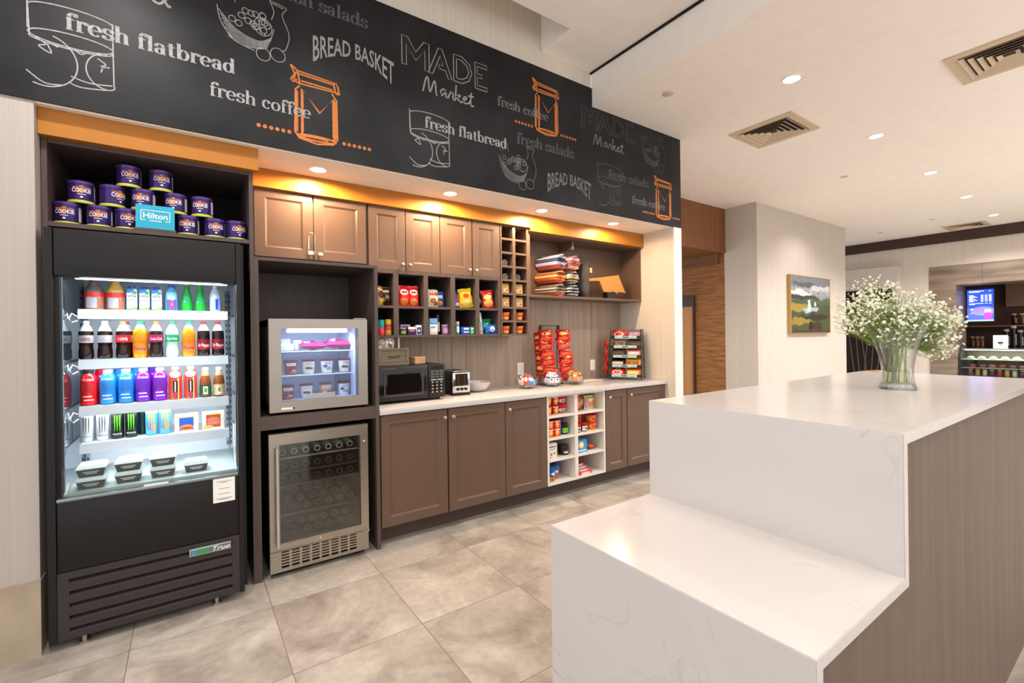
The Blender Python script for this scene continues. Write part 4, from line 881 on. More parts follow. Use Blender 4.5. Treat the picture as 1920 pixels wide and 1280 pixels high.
# salad boxes on the deck
sb = thing('salad_box', 'x', 'box')
trayk = M('black_tray', (34, 40, 42), .3); lidw = M('frosted_lid', (224, 232, 234), .2)
def frustum(m, w0, d0, w1, d1, z0, z1):
    return m.add([(-w0, -d0, z0), (w0, -d0, z0), (w0, d0, z0), (-w0, d0, z0), (-w1, -d1, z1), (w1, -d1, z1), (w1, d1, z1), (-w1, d1, z1)], [(0, 3, 2, 1), (4, 5, 6, 7), (0, 1, 5, 4), (1, 2, 6, 5), (2, 3, 7, 6), (3, 0, 4, 7)])
obj('tray', frustum(MB(), .044, .052, .054, .062, 0, .040), trayk, sb, False, False)
obj('lid', frustum(frustum(MB(), .057, .065, .057, .065, .040, .045), .054, .060, .047, .053, .045, .058), lidw, sb, False, False)
m = MB(); f_ = lambda a, b: (a, -.0535 - (b - .008) * .25 - .0012, b)
for w_, z_ in ((.030, .024), (.022, .016)): m.add([f_(-w_, z_), f_(w_, z_), f_(w_, z_ + .004), f_(-w_, z_ + .004)], [(0, 1, 2, 3)])
obj('label_print', m, wht, sb, False, False)
K = Kind(sb)
for i, (x, y, n) in enumerate([(-.395, 3.10, 2), (-.255, 3.12, 2), (-.115, 3.13, 2), (.03, 3.14, 1)]):
    for k in range(n): K.put((x, y, .7165 + k * .0585), 'black salad tray with frosted lid on the cooler deck, ' + (['leftmost', 'second', 'third', 'rightmost'][i]) + (' pile, upper' if k else (' pile, lower' if n > 1 else ' single')), 0, 'salad boxes')
# ------------------------------------------------------------------ freezer contents
def tub(base_, nm):
    t = thing('ice_cream_tub', 'x', 'ice cream')
    obj('cup', MB().lathe([(.032, 0), (.039, .082)], n=22), base_, t); obj('lid', MB().lathe([(.0415, .080), (.0415, .092), (.038, .094)], n=22), M('maroon_lid', (90, 30, 44), .4), t)
    lb = obj('label', curved_patch(.0388, -.75, .75, .056, .074), M('cream_oval', (238, 232, 224), .5), t)
    obj('lettering', MB().text('Häagen-Dazs', .010, round_(.0393, .062), .015, .045), ink, lb)
    return t
red_t = PM('red_swirl_tub', (150, 46, 44), [('e', .3, .3, .2, .2, (110, 50, 30)), ('e', .7, .25, .2, .15, (226, 150, 130)), ('e', .5, .15, .2, .1, (200, 80, 70))]); wht_t = PM('white_cookie_tub', (236, 230, 218), [('e', .4, .45, .22, .1, (110, 60, 40)), ('e', .62, .42, .16, .09, (130, 76, 50))]); blu_t = PM('white_green_tub', (232, 234, 236), [('e', .3, .55, .16, .12, (60, 80, 180)), ('e', .6, .35, .26, .14, (160, 190, 130))]); cho_t = PM('peach_swirl_tub', (226, 150, 120), [('e', .4, .3, .25, .12, (240, 200, 170)), ('e', .7, .4, .2, .1, (180, 90, 60))])
for mat, x, z, s in [(red_t, .545, 1.2055, 'red swirl, leftmost on the upper wire shelf'), (wht_t, .655, 1.2055, 'white with cookies, second on the upper wire shelf'), (blu_t, .77, 1.2055, 'white with green leaf, third on the upper shelf'), (wht_t, .885, 1.2055, 'white with cookies, rightmost on the upper shelf'),
                     (red_t, .525, 1.0465, 'red swirl, leftmost on the freezer floor'), (wht_t, .64, 1.0465, 'cream with cookies, behind the price strip'), (cho_t, .76, 1.0465, 'peach swirl, third on the freezer floor'), (blu_t, .88, 1.0465, 'pale green, rightmost on the freezer floor')]:
    b = tub(mat, s); b.location = (x, 3.31, z); b['label'] = 'ice cream tub, ' + s; b['group'] = 'ice cream tubs'
def bag_mesh(w, h, th, seed=0, nx=12, ny=14, crimp=.08, pinch=.06):
    r = random.Random(seed); ph = [r.uniform(0, 6) for _ in range(6)]
    vs = []; idx = {}; fs = []
    for side in (-1, 1):
        for j in range(ny + 1):
            for i in range(nx + 1):
                s = i / nx * 2 - 1; tt = j / ny
                if side == 1 and (i in (0, nx)): idx[(side, i, j)] = idx[(-1, i, j)]; continue
                e = min(1, max(0, min(tt, 1 - tt) - crimp * .6) / .28); e = math.sin(e * PI / 2)
                T = th / 2 * math.sqrt(max(0, 1 - s * s)) ** .8 * e + .0012
                wv = (math.sin(9 * s + ph[0] + 5 * tt) * math.sin(11 * tt + ph[1]) + .6 * math.sin(17 * s * tt + ph[2])) * .09 * th * e
                X = s * w / 2 * (1 - pinch * math.sin(PI * tt) * (1 if e > 0 else 0)) + math.sin(13 * tt + ph[3]) * .006 * w
                Z = tt * h + math.sin(5 * s + ph[4]) * .012 * h * (1 if tt > .5 else .0)
                idx[(side, i, j)] = len(vs); vs.append((X, side * T + wv * side + math.sin(3 * tt + ph[5]) * .03 * th, Z))
    for side in (-1, 1):
        for j in range(ny):
            for i in range(nx):
                q = (idx[(side, i, j)], idx[(side, i + 1, j)], idx[(side, i + 1, j + 1)], idx[(side, i, j + 1)])
                fs.append(q if side == -1 else q[::-1])
    z0 = min(v[2] for v in vs)
    return MB().add([(x, y, z - z0) for x, y, z in vs], fs)
def bag(name, label, w, h, th, mat, loc, rot=(0, 0, 0), seed=0, cat='snack bag', group=None):
    o = obj(name, bag_mesh(w, h, th, seed), mat); o.location = loc; o.rotation_euler = rot; return tag(o, label, cat, group)
berry = PM('frozen_berry_bag', (190, 40, 96), [('e', .3, .5, .15, .3, (236, 170, 190)), ('e', .7, .6, .15, .2, (230, 130, 150)), ('e', .5, .3, .2, .1, (120, 20, 50))], .15)
bag('frozen_berry_bag', 'pink bag of frozen berries lying left on the top wire shelf', .17, .12, .05, berry, (.69, 3.27, 1.386), (-1.45, 0, 0), 3, 'frozen food', 'frozen berry bags')
bag('frozen_berry_bag', 'pink bag of frozen berries lying right on the top wire shelf', .16, .12, .06, berry, (.845, 3.27, 1.391), (-1.4, 0, 0), 5, 'frozen food', 'frozen berry bags')
o = obj('ice_pack', MB().box(.475, .56, 3.26, 3.34, 1.3585, 1.405, .01), PM('pack_print', (214, 224, 226), [('e', .3, .5, .2, .3, (160, 200, 190)), ('e', .7, .4, .2, .2, (170, 190, 200))])); tag(o, 'white frozen pack in front, leftmost on the top wire shelf', 'frozen food')
o = obj('foam_cup', MB().lathe([(.022, 0), (.03, .065)], (.605, 3.37, 1.3585), 16).lathe([(.032, .062), (.032, .068)], (.605, 3.37, 1.3585), 16), M('foam_white', (226, 230, 240), .5)); o.location.y += .05; tag(o, 'white cup standing behind the berry bag in the freezer', 'cup')
o = obj('ice_cube_tray', MB().box(.475, .565, 3.40, 3.50, 1.3585, 1.44, .01), M('blue_white_pack', (170, 186, 220), .5)); tag(o, 'pale blue tray at the back left of the freezer shelf', 'tray')
# ------------------------------------------------------------------ snacks in the cubby shelf
ZU, ZL = 1.6795, 1.4555
def B(nm, base_, items, rough=.28): return PM(nm, base_, items, rough)
redbag = B('red_chip_bag', (206, 34, 34), [('e', .5, .66, .34, .14, (240, 226, 214)), ('b', .5, .66, .24, .05, (196, 40, 44)), ('e', .5, .22, .32, .16, (226, 130, 60))])
bag('snack_bag', 'red snack bag with white oval, left of two in the second cubby', .10, .165, .05, redbag, (1.394, 3.49, ZU), (-.06, 0, .1), 1, group='red snack bags')
bag('snack_bag', 'red snack bag with white oval, right of two in the second cubby', .09, .165, .05, redbag, (1.476, 3.49, ZU), (-.06, 0, -.1), 2, group='red snack bags')
blackbag = B('black_snack_bag', (40, 34, 32), [('e', .3, .3, .2, .12, (150, 90, 50)), ('e', .65, .45, .16, .1, (170, 120, 60)), ('b', .5, .75, .3, .06, (200, 180, 140))])
bag('snack_bag', 'black snack bag in the first upper cubby', .09, .145, .05, blackbag, (1.246, 3.49, ZU), (-.05, 0, -.2), 4)
bag('snack_bag', 'tan and black snack bag at the left edge of the first upper cubby', .07, .15, .04, B('tan_snack_bag', (176, 130, 70), [('e', .5, .55, .4, .2, (60, 44, 34)), ('e', .5, .2, .3, .12, (220, 190, 90))]), (1.198, 3.47, ZU), (-.05, 0, .5), 6)
bag('snack_bag', 'white and brown pretzel bag in the third upper cubby', .10, .145, .05, B('pretzel_bag', (222, 208, 190), [('b', .5, .72, .4, .08, (176, 60, 50)), ('e', .4, .35, .26, .14, (150, 90, 50)), ('e', .7, .2, .24, .12, (170, 100, 60))]), (1.648, 3.49, ZU), (-.06, 0, .15), 8)
bag('snack_bag', 'blue snack bag behind the pretzel bag', .08, .135, .04, B('blue_snack_bag', (40, 80, 170), [('b', .5, .65, .3, .09, (235, 225, 200)), ('e', .5, .25, .34, .14, (214, 150, 60))]), (1.725, 3.53, ZU), (-.05, 0, -.1), 9)
bag('snack_bag', 'blue snack bag leaning left of the yellow bag', .09, .14, .04, B('blue_round_bag', (36, 70, 170), [('e', .45, .55, .34, .2, (150, 40, 60)), ('e', .5, .2, .3, .1, (230, 220, 200))]), (1.868, 3.50, ZU), (-.08, .18, .2), 10)
bag('snack_bag', 'yellow snack bag leaning in the fourth upper cubby', .125, .165, .05, B('yellow_snack_bag', (226, 182, 30), [('e', .5, .6, .22, .12, (220, 60, 40)), ('e', .5, .25, .3, .14, (236, 210, 120))]), (1.958, 3.48, ZU + .002), (-.05, -.14, -.15), 11)
bag('snack_bag', 'red chip bag leaning in the fifth upper cubby', .12, .16, .05, B('red_potato_bag', (204, 40, 44), [('e', .45, .6, .3, .13, (240, 220, 120)), ('e', .5, .28, .36, .2, (236, 180, 90))]), (2.175, 3.48, ZU + .002), (-.06, -.12, -.1), 12)
bag('snack_bag', 'dark green snack bag behind the red chip bag', .07, .13, .04, B('green_snack_bag', (30, 84, 50), [('e', .5, .5, .3, .15, (190, 200, 120))]), (2.098, 3.52, ZU), (-.05, 0, .3), 13)
def carton(name, label, x0, x1, y0, y1, z, h, mat, cat='box', rot=0, group=None, r=.002):
    t = thing(name, label, cat, ((x0 + x1) / 2, (y0 + y1) / 2, z), rot, group); w, d = (x1 - x0) / 2, (y1 - y0) / 2
    obj('box', MB().box(-w, w, -d, d, 0, h, r), M(name + '_side', (200, 200, 204), .5) if mat is None else mat, t); return t
def jarthing(name, label, x, y, z, r, h, bodym, lidm, cat='jar', group=None, labm=None, n=20, neck=.92, lidh=.16):
    t = thing(name, label, cat, (x, y, z), 0, group)
    obj('body', MB().lathe([(r * .93, 0), (r, .004), (r, h * (1 - lidh) - .004), (r * neck, h * (1 - lidh))], n=n), bodym, t)
    obj('lid', MB().lathe([(r * .97, h * (1 - lidh)), (r * .99, h - .002), (r * .9, h)], n=n), lidm, t)
    if labm: obj('label', curved_patch(r + .0006, -.9, .9, h * .15, h * .62), labm, t)
    return t
pal = {'teal': (20, 160, 160), 'pink': (228, 70, 110), 'yellow': (232, 190, 40), 'red': (220, 60, 70), 'gold': (220, 160, 60)}
pm_ = {k: M('tub_' + k, v, .3) for k, v in pal.items()}
for x, z, b, l, s in [(1.205, 0, 'red', 'pink', 'red tub, lower left of the stack'), (1.205, .058, 'teal', 'teal', 'teal tub, upper left of the stack'), (1.262, 0, 'gold', 'yellow', 'gold tub at the bottom of the right stack'), (1.262, .04, 'pink', 'red', 'pink tub in the middle of the right stack'), (1.262, .08, 'yellow', 'yellow', 'yellow tub on top of the right stack')]:
    jarthing('drink_mix_tub', s + ' in the first lower cubby', x, 3.475, ZL + z, .026, .058 if x < 1.23 else .0395, pm_[b], pm_[l], 'tub', 'small tubs in the first lower cubby', lidh=.3)
jarthing('small_jar', 'small dark jar with green label in the second lower cubby', 1.378, 3.475, ZL, .027, .052, M('dark_jar', (30, 40, 34), .2), M('jar_lid_grey', (150, 150, 150), .3), labm=M('green_jar_label', (130, 170, 60), .4))
carton('medicine_box', 'purple medicine box with cream top in the second lower cubby', 1.415, 1.478, 3.45, 3.49, ZL, .062, B('purple_med', (60, 34, 96), [('b', .5, .85, .5, .16, (236, 214, 196)), ('b', .5, .5, .3, .08, (200, 120, 150))]))
carton('medicine_box', 'lilac and white medicine box behind the purple box', 1.378, 1.455, 3.51, 3.55, ZL, .082, B('lilac_med', (190, 160, 200), [('b', .5, .8, .4, .1, (90, 50, 120))]))
carton('medicine_box', 'white box with navy square in the second lower cubby', 1.487, 1.534, 3.46, 3.50, ZL, .077, B('navy_med', (206, 220, 236), [('b', .5, .42, .36, .34, (20, 44, 90)), ('e', .5, .42, .2, .16, (200, 215, 230))]))
carton('tissue_box', 'tall light blue and white box in the third lower cubby', 1.604, 1.672, 3.46, 3.51, ZL, .132, B('blue_white_pack_b', (226, 234, 240), [('b', .5, .85, .5, .16, (110, 170, 220)), ('b', .5, .66, .5, .03, (40, 90, 170)), ('b', .4, .45, .3, .06, (90, 150, 210)), ('b', .5, .08, .5, .08, (236, 224, 196))]))
jarthing('pump_bottle', 'black bottle between the light blue box and the lilac tin', 1.70, 3.52, ZL, .019, .165, black, M('pump_black', (40, 36, 36), .3), 'bottle', lidh=.25, labm=M('cream_pump_label', (200, 190, 170), .5))
jarthing('lotion_tin', 'lilac tin in the third lower cubby', 1.757, 3.50, ZL, .028, .082, M('lilac_tin', (156, 110, 156), .3), M('lilac_lid', (196, 160, 190), .3), 'tin', labm=M('lilac_label', (200, 170, 196), .4))
jarthing('mouthwash_bottle', 'small white and teal bottle in the fourth lower cubby', 1.862, 3.475, ZL, .016, .108, M('teal_liquid', (40, 160, 150), .15), M('cream_cap', (220, 206, 180), .4), 'bottle', lidh=.22, labm=M('white_teal_label', (220, 230, 224), .4))
carton('soap_box', 'blue soap box in the fourth lower cubby', 1.893, 1.978, 3.46, 3.51, ZL, .062, B('blue_soap', (30, 80, 190), [('b', .55, .75, .3, .12, (220, 230, 245)), ('b', .55, .3, .3, .1, (210, 220, 245))]))
carton('soap_box', 'green and white soap box right of the blue soap box', 1.981, 2.012, 3.455, 3.51, ZL, .062, B('green_soap', (60, 190, 110), [('b', .5, .75, .36, .1, (230, 240, 230)), ('b', .5, .3, .36, .1, (200, 235, 210))]))
o = obj('toothbrush_pack', MB().box(-.022, .022, -.006, .006, 0, .19, .003), B('brush_pack', (216, 224, 232), [('b', .4, .75, .14, .2, (40, 60, 110)), ('b', .6, .3, .12, .25, (70, 130, 190)), ('e', .5, .1, .3, .08, (210, 90, 90))])); o.location = (2.085, 3.47, ZL + .001); o.rotation_euler = (-.2, .14, .1); tag(o, 'tall white toothbrush pack leaning in the fifth lower cubby', 'pack')
o.rotation_euler = (-.12, .0, .1)
bag('laundry_pouch', 'green laundry pouch behind the blue pack', .11, .135, .04, B('green_pouch', (20, 160, 100), [('e', .5, .5, .22, .2, (230, 240, 240))]), (2.18, 3.535, ZL), (-.05, 0, -.1), 15, 'pouch')
bag('laundry_pouch', 'blue laundry pouch at the front of the fifth lower cubby', .115, .085, .04, B('blue_pouch', (20, 110, 200), [('e', .55, .5, .2, .3, (236, 240, 244)), ('b', .55, .4, .1, .1, (210, 60, 70))]), (2.195, 3.475, ZL), (-.05, 0, -.05), 16, 'pouch')
# pigeonholes
cup = thing('noodle_cup', 'x', 'cup')
obj('cup', MB().lathe([(.030, 0), (.042, .062), (.042, .066)], n=20), B('orange_cup', (232, 112, 40), [('b', .5, .3, .5, .14, (240, 180, 90)), ('e', .5, .65, .3, .16, (214, 60, 40)), ('b', .5, .04, .4, .06, (110, 40, 60))]), cup)
obj('lid', MB().lathe([(.044, .0655), (.044, .070), (.040, .071)], n=20), M('orange_lid', (236, 140, 70), .35), cup)
K = Kind(cup); cx = (2.347, 2.4985)
for r_ in (0, 1):
    for c_ in (0, 1): K.put((cx[c_], 3.475, GZ[r_] + .0092), 'orange snack cup in a pigeonhole, %s row, %s column' % (('bottom', 'second lowest')[r_], ('left', 'right')[c_]), 0, 'orange cups in pigeonholes')
nb = thing('rice_cup_box', 'x', 'box')
obj('box', MB().box(-.038, .038, -.028, .028, 0, .088, .003), B('rice_box', (214, 170, 90), [('b', .5, .88, .5, .12, (150, 140, 60)), ('e', .5, .35, .3, .2, (240, 210, 160)), ('e', .4, .6, .2, .1, (226, 120, 80)), ('e', .65, .3, .14, .1, (200, 80, 60))]), nb)
K = Kind(nb)
for r_ in (2, 3):
    for c_ in (0, 1): K.put((cx[c_] - .004, 3.48, GZ[r_] + .0092), 'yellow and green carton in a pigeonhole, %s row from bottom, %s column' % (('third', 'fourth')[r_ - 2], ('left', 'right')[c_]), R.uniform(-.15, .15), 'cartons in pigeonholes')
def spiral_roll(L, rx, rz, turns, th, n=90, wob=0.0):
    pts = []
    for i in range(n + 1):
        a = i / n; r = (.12 + .88 * a); an = a * turns * 2 * PI
        pts.append((r * rx * math.cos(an), r * rz * math.sin(an)))
    m = MB(); vs = []
    for i, (x, z) in enumerate(pts):
        d = math.hypot(x / rx, z / rz); k = max(0.0, (d - th) / d)
        for (px, pz) in ((x, z), (x * k, z * k)):
            w = wob * math.sin(i * 1.7) * (1 if px == x else -1)
            vs += [(px, -L / 2 + w, pz), (px, L / 2, pz)]
    fs = []
    for i in range(n):
        a, b = 4 * i, 4 * i + 4
        fs += [(a, b, b + 1, a + 1), (a + 2, a + 3, b + 3, b + 2), (a, a + 2, b + 2, b), (a + 1, b + 1, b + 3, a + 3)]
    fs += [(0, 1, 3, 2), (4 * n, 4 * n + 2, 4 * n + 3, 4 * n + 1)]
    zmin = min(v[2] for v in vs)
    return m.add([(x, y, z - zmin) for x, y, z in vs], fs)
sockm = M('grey_knit', (128, 126, 132), .9, 0, 0, (160, 160, 160), .3, col2=(60, 60, 66))
sk = obj('rolled_socks', spiral_roll(.10, .034, .034, 2.6, .20, 60), sockm); tag(sk, 'x', 'socks', 'rolled grey socks in pigeonholes')
for i, (c_, r_) in enumerate([(0, 5), (0, 4), (1, 4)]):
    o = sk if i == 0 else dup(sk); o.location = (cx[c_] - .01, 3.50, GZ[r_] + .0095); o.rotation_euler = (0, 0, (0, .1, -.25)[i])
    o['label'] = 'rolled grey socks in a pigeonhole, ' + ['left column, third row from top', 'left column, fourth row from top', 'right column, above the cartons'][i]
# ------------------------------------------------------------------ blankets
def blank(nm, base_, bands): return PM(nm, base_, [('b', .5, z, 2, w, c) for z, w, c in bands], .95, 0, 0, .25)
navy = blank('navy_cream_stripes', (52, 60, 110), [(.95, .06, (220, 206, 190)), (.78, .05, (220, 210, 196)), (.35, .10, (196, 184, 200)), (.12, .09, (206, 92, 60))])
oran = blank('orange_stripes', (208, 98, 50), [(.9, .06, (226, 200, 160)), (.7, .05, (90, 60, 50)), (.5, .05, (226, 196, 120)), (.25, .04, (230, 150, 90))])
brow = blank('brown_cream_stripes', (96, 76, 66), [(.93, .08, (214, 202, 186)), (.6, .04, (210, 196, 180)), (.35, .05, (190, 178, 160)), (.12, .12, (220, 104, 54))])
grey = blank('black_white_stripes', (44, 46, 62), [(.9, .06, (210, 204, 200)), (.65, .06, (214, 208, 204)), (.4, .05, (206, 200, 196)), (.15, .06, (214, 208, 200))])
cora = blank('coral_blue_stripes', (206, 104, 84), [(.92, .07, (110, 120, 170)), (.72, .06, (224, 200, 190)), (.4, .05, (90, 100, 150)), (.15, .06, (214, 200, 190))])
tanb = blank('tan_navy_stripes', (200, 186, 166), [(.8, .06, (50, 54, 90)), (.55, .05, (220, 180, 70)), (.3, .06, (50, 50, 70)), (.1, .05, (120, 90, 70))])
roll_z = [(1.8205, .066), (1.953, .066), (2.086, .080)]
for i, (x, k, mt, s) in enumerate([(2.985, 0, brow, 'brown and cream striped blanket roll, bottom of the left pile'), (2.99, 1, oran, 'orange striped blanket roll, middle of the left pile'), (3.00, 2, navy, 'navy and cream striped blanket roll, top of the left pile'),
                           (3.165, 0, grey, 'black and white striped blanket roll, bottom of the right pile'), (3.165, 1, tanb, 'tan and navy striped blanket roll, middle of the right pile'), (3.18, 2, cora, 'coral and blue striped blanket roll, top of the right pile')]):
    z, rz = roll_z[k]; o = obj('rolled_blanket', spiral_roll(.27, .086, rz, 3.2, .15, 110, .006), mt); o.location = (x - .035, 3.572, z); o.rotation_euler = (0, 0, .2); tag(o, s, 'blanket', 'rolled blankets')
t = thing('grey_cushion', 'dark grey cushion standing right of the blanket rolls', 'cushion', (3.345, 3.54, 1.8205), 0)
cm = bag_mesh(.23, .36, .10, 21, crimp=.02); cm.xform(lambda x, y, z: (y, x, z)); obj('cover', cm, M('charcoal_cloth', (74, 68, 68), .9, 0, .1, (200, 200, 200)), t)
tg = obj('tag', MB().box(.03, .034, -.118, -.02, .25, .30), M('tag_cream', (236, 214, 150), .6), t)
tg.location = (.006, -.005, 0)
t = thing('state_board', 'tan cork cutout in the shape of a state leaning in the cabinet', 'decoration', (3.7, 3.50, 1.823), (-.12, 0, 0))
rr = random.Random(5); bot = [(3.985 - i * .0222, 1.893 + rr.uniform(-.010, .012)) for i in range(16)]
out = [(3.415, 2.024), (3.415, 1.998), (3.60, 2.012), (3.645, 1.90)] + bot[::-1] + [(3.992, 1.891), (3.905, 2.094), (3.589, 2.045)]
obj('board', MB().prism([(x - 3.7, z - 1.823) for x, z in out], 'xz', 0, .02), M('cork', (206, 150, 82), .8, 0, 0, (60, 60, 60), .2, col2=(184, 126, 62)), t, False, False)
obj('easel', MB().box(-.02, .10, -.02, .05, .0, .0665), black, t, False, False)
# ------------------------------------------------------------------ on the counter
CT = .9485
t = thing('microwave', 'black microwave oven on the white counter', 'microwave', (1.385, 3.30, CT))
w = .265
obj('body', MB().box(-w, w, .02, .36, .018, .277, .006), satinblack, t)
d = obj('door', MB().box(-w, .122, -.004, .0195, .02, .277, .004), M('black_gloss', (20, 18, 19), .12), t)
m = MB()
o_ = [(-.225, .055), (.085, .055), (.085, .24), (-.225, .24)]; i_ = [(-.20, .075), (.06, .075), (.06, .218), (-.20, .218)]
m.add([(a, -.0045, b) for a, b in o_] + [(a, .004, b) for a, b in i_] , [(0, 1, 5, 4), (1, 2, 6, 5), (2, 3, 7, 6), (3, 0, 4, 7)])
m.xform(lambda x, y, z: (x, y - .004, z)); obj('window_frame', m, M('dark_bevel', (62, 58, 57), .3), d, False, False)
obj('window', MB().box(-.198, .058, -.0052, -.0045, .077, .216), M('window_black', (12, 9, 10), .08), d)
obj('brand_strip', MB().box(-.24, -.13, -.0052, -.0042, .256, .260), M('dim_print', (120, 112, 106), .5), d)
p_ = obj('control_panel', MB().box(.126, w, -.004, .0195, .02, .277, .004), M('panel_black', (24, 22, 22), .3), t)
obj('display', MB().box(.145, .25, -.0052, -.0042, .238, .266), M('display_dark', (40, 44, 40), .15), p_)
m = MB()
for r_ in range(3):
    for c_ in range(3): m.box(.146 + c_ * .037, .174 + c_ * .037, -.0054, -.0042, .172 + r_ * .021, .186 + r_ * .021)
obj('button_pad', m, M('button_grey', (92, 98, 96), .4), p_)
m = MB()
for r_ in range(4):
    for c_ in range(3): m.box(.152 + c_ * .037, .166 + c_ * .037, -.0054, -.0042, .058 + r_ * .025, .068 + r_ * .025)
m.box(.146, .19, -.0054, -.0042, .152, .162).box(.20, .248, -.0054, -.0042, .152, .162)
obj('number_keys', m, M('key_print', (180, 174, 168), .5), p_)
for x in (-.23, .23):
    for y in (.05, .33): obj('foot', MB().cyl((x, y, 0), .014, .019, n=10), black, t)
mwz = CT + .278
t = thing('wooden_crate', 'grey weathered wooden crate on top of the microwave', 'crate', (1.275, 3.47, mwz), .0)
wc = M('weathered_wood', (110, 98, 84), .8, 0, 0, (4, 4, 60), .2, col2=(140, 126, 108))
m = MB(); m.box(-.118, .118, -.075, -.06, 0, .128).box(-.118, .118, .06, .075, 0, .128).box(-.118, -.103, -.06, .06, 0, .128).box(.103, .118, -.06, .06, 0, .128).box(-.103, .103, -.06, .06, 0, .01)
obj('panels', m, wc, t, False, False)
m = MB()
for a in [(-.118, -.098, 0, .128), (.098, .118, 0, .128), (-.098, .098, 0, .014), (-.098, .098, .114, .128)]: m.box(a[0], a[1], -.080, -.0748, a[2], a[3])
obj('front_frame', m, wc, t, False, False)
obj('stencil', MB().box(-.05, .05, -.0758, -.0748, .060, .068).box(-.04, .045, -.0758, -.0748, .052, .056).box(.03, .055, -.0758, -.0748, .068, .074), M('stencil_dark', (70, 60, 52), .8), t)
o = obj('spotted_napkin_pack', bag_mesh(.15, .215, .08, 31), M('cow_spots', (232, 224, 214), .7, 0, 0, (38, 38, 38), col2=(40, 32, 28))); o.location = (1.235, 3.47, mwz + .0105); tag(o, 'black and cream spotted bag standing in the wooden crate', 'bag')
o = obj('wooden_stick', MB().box(1.338, 1.350, 3.47, 3.476, mwz + .0105, mwz + .21), M('pale_stick', (236, 220, 190), .6)); tag(o, 'pale upright stick standing in the wooden crate', 'stick')
t = thing('wood_block', 'small pale wooden box on the microwave right of the crate', 'box', (1.51, 3.52, mwz), .25)
pb = M('pale_box_wood', (196, 150, 106), .6, 0, 0, (3, 40, 40), col2=(216, 172, 128)); obj('box', MB().box(-.05, .05, -.05, .05, 0, .042), pb, t, False, False); obj('lid', MB().box(-.052, .052, -.052, .052, .0425, .052, .002), M('pale_lid', (226, 190, 150), .6), t)
# toaster
t = thing('toaster', 'black and chrome two-slot toaster right of the microwave', 'toaster', (1.858, 3.41, CT), -.10)
obj('body', MB().box(-.075, .075, .012, .27, .012, .195, .02, 3), M('toaster_black', (30, 27, 27), .25), t)
m = MB(); m.box(-.078, .078, -.002, .014, .022, .190, .006)
ft = obj('front_plate', m, chrome, t)
obj('lever_panel', MB().box(-.055, .055, -.004, -.0018, .085, .18), M('brown_black', (46, 32, 28), .2), ft)
for x in (-.028, .028): obj('slot', MB().box(x - .004, x + .004, -.0055, -.0038, .09, .175), chrome, ft)
obj('control_panel', MB().box(-.06, .06, -.0055, -.0018, .032, .076, .004), M('bright_panel', (220, 216, 210), .2, .8), ft)
for x in (-.035, 0, .035): obj('knob', MB().lathe([(.014, 0), (.013, -.010), (.010, -.012)], (x, -.0055, .054), 14, 'y'), black, ft)
obj('top_cover', MB().box(-.066, .066, .02, .25, .194, .202, .004), chrome, t)
for x in (-.03, .03): obj('bread_slot', MB().box(x - .013, x + .013, .04, .235, .2015, .2035), darkvoid, t)
obj('base', MB().box(-.08, .08, -.004, .272, 0, .022, .006), black, t)
def bowl(label, x, y, R_, h, mat, nm='glass_bowl'):
    p = [(R_ * .30, 0), (R_ * .45, .002), (R_ * .72, h * .22), (R_ * .92, h * .6), (R_, h), (R_ - .004, h), (R_ * .92 - .004, h * .6), (R_ * .70 - .002, h * .24), (R_ * .40, .006), (.001, .006)]
    o = obj(nm, MB().lathe(p, n=32, cap=False).lathe([(R_ * .30, 0), (.001, 0)], n=32, cap=False), mat); o.location = (x, y, CT); return tag(o, label, 'bowl')
bowl('wide shallow frosted bowl right of the toaster', 2.10, 3.575, .125, .085, M('frosted_bowl', (226, 222, 226), .25, trans=.35), 'frosted_bowl')
bg = GL('bowl_glass', (250, 252, 252), .05, .02, .99, .25)
BX = [(2.578, 3.468), (2.870, 3.452), (3.150, 3.440)]
for (x, y), s in zip(BX, ['leftmost clear glass bowl of wrapped candy on the counter', 'middle clear glass bowl of white wrapped candy on the counter', 'rightmost clear glass bowl of brown wrapped candy on the counter']): bowl(s, x, y, .112, .088, bg)
def sweets(cx_, cy_, mats, names, sc, n, seed):
    r = random.Random(seed); k = 0
    for ring, (nn, rad, z, tl) in enumerate(n):
        for i in range(nn):
            a = 2 * PI * i / nn + ring * .5; mt = mats[k % len(mats)]; nm = names[k % len(names)]
            o = obj('wrapped_candy', bag_mesh(sc * .5, sc, sc * .26, seed * 20 + k, 7, 8, .12, .2), mt)
            o.location = (cx_ + rad * math.cos(a), cy_ + rad * math.sin(a), CT + z); o.rotation_euler = (tl + r.uniform(-.15, .15), r.uniform(-.2, .2), a + PI / 2)
            tag(o, '%s wrapped candy, piece %s around the %s' % (nm, ordn[i], ('lower ring', 'upper ring', 'top')[ring]) + ' of the %s bowl' % {1: 'left', 2: 'middle', 3: 'right'}[seed], 'candy', 'wrapped candies in the %s bowl' % {1: 'left', 2: 'middle', 3: 'right'}[seed]); k += 1
sm = {n: PM('candy_' + n, c, i, .25) for n, c, i in [('red', (206, 44, 48), [('e', .5, .5, .3, .2, (240, 210, 200))]), ('blue', (50, 120, 200), [('e', .5, .5, .3, .2, (210, 230, 240))]), ('peach', (240, 186, 156), [('e', .5, .5, .3, .2, (250, 230, 214))]), ('sky', (60, 180, 220), [('e', .5, .5, .3, .2, (230, 240, 244))]), ('white', (232, 232, 236), [('b', .5, .5, .5, .06, (60, 80, 170)), ('e', .5, .3, .2, .1, (120, 60, 80))]), ('lilac', (190, 186, 220), [('b', .5, .5, .5, .1, (90, 80, 160))]), ('brown', (196, 160, 120), [('b', .5, .5, .5, .06, (120, 70, 40))]), ('orange', (230, 130, 60), [('b', .5, .5, .5, .08, (240, 200, 150))]), ('plum', (70, 50, 120), [])]}
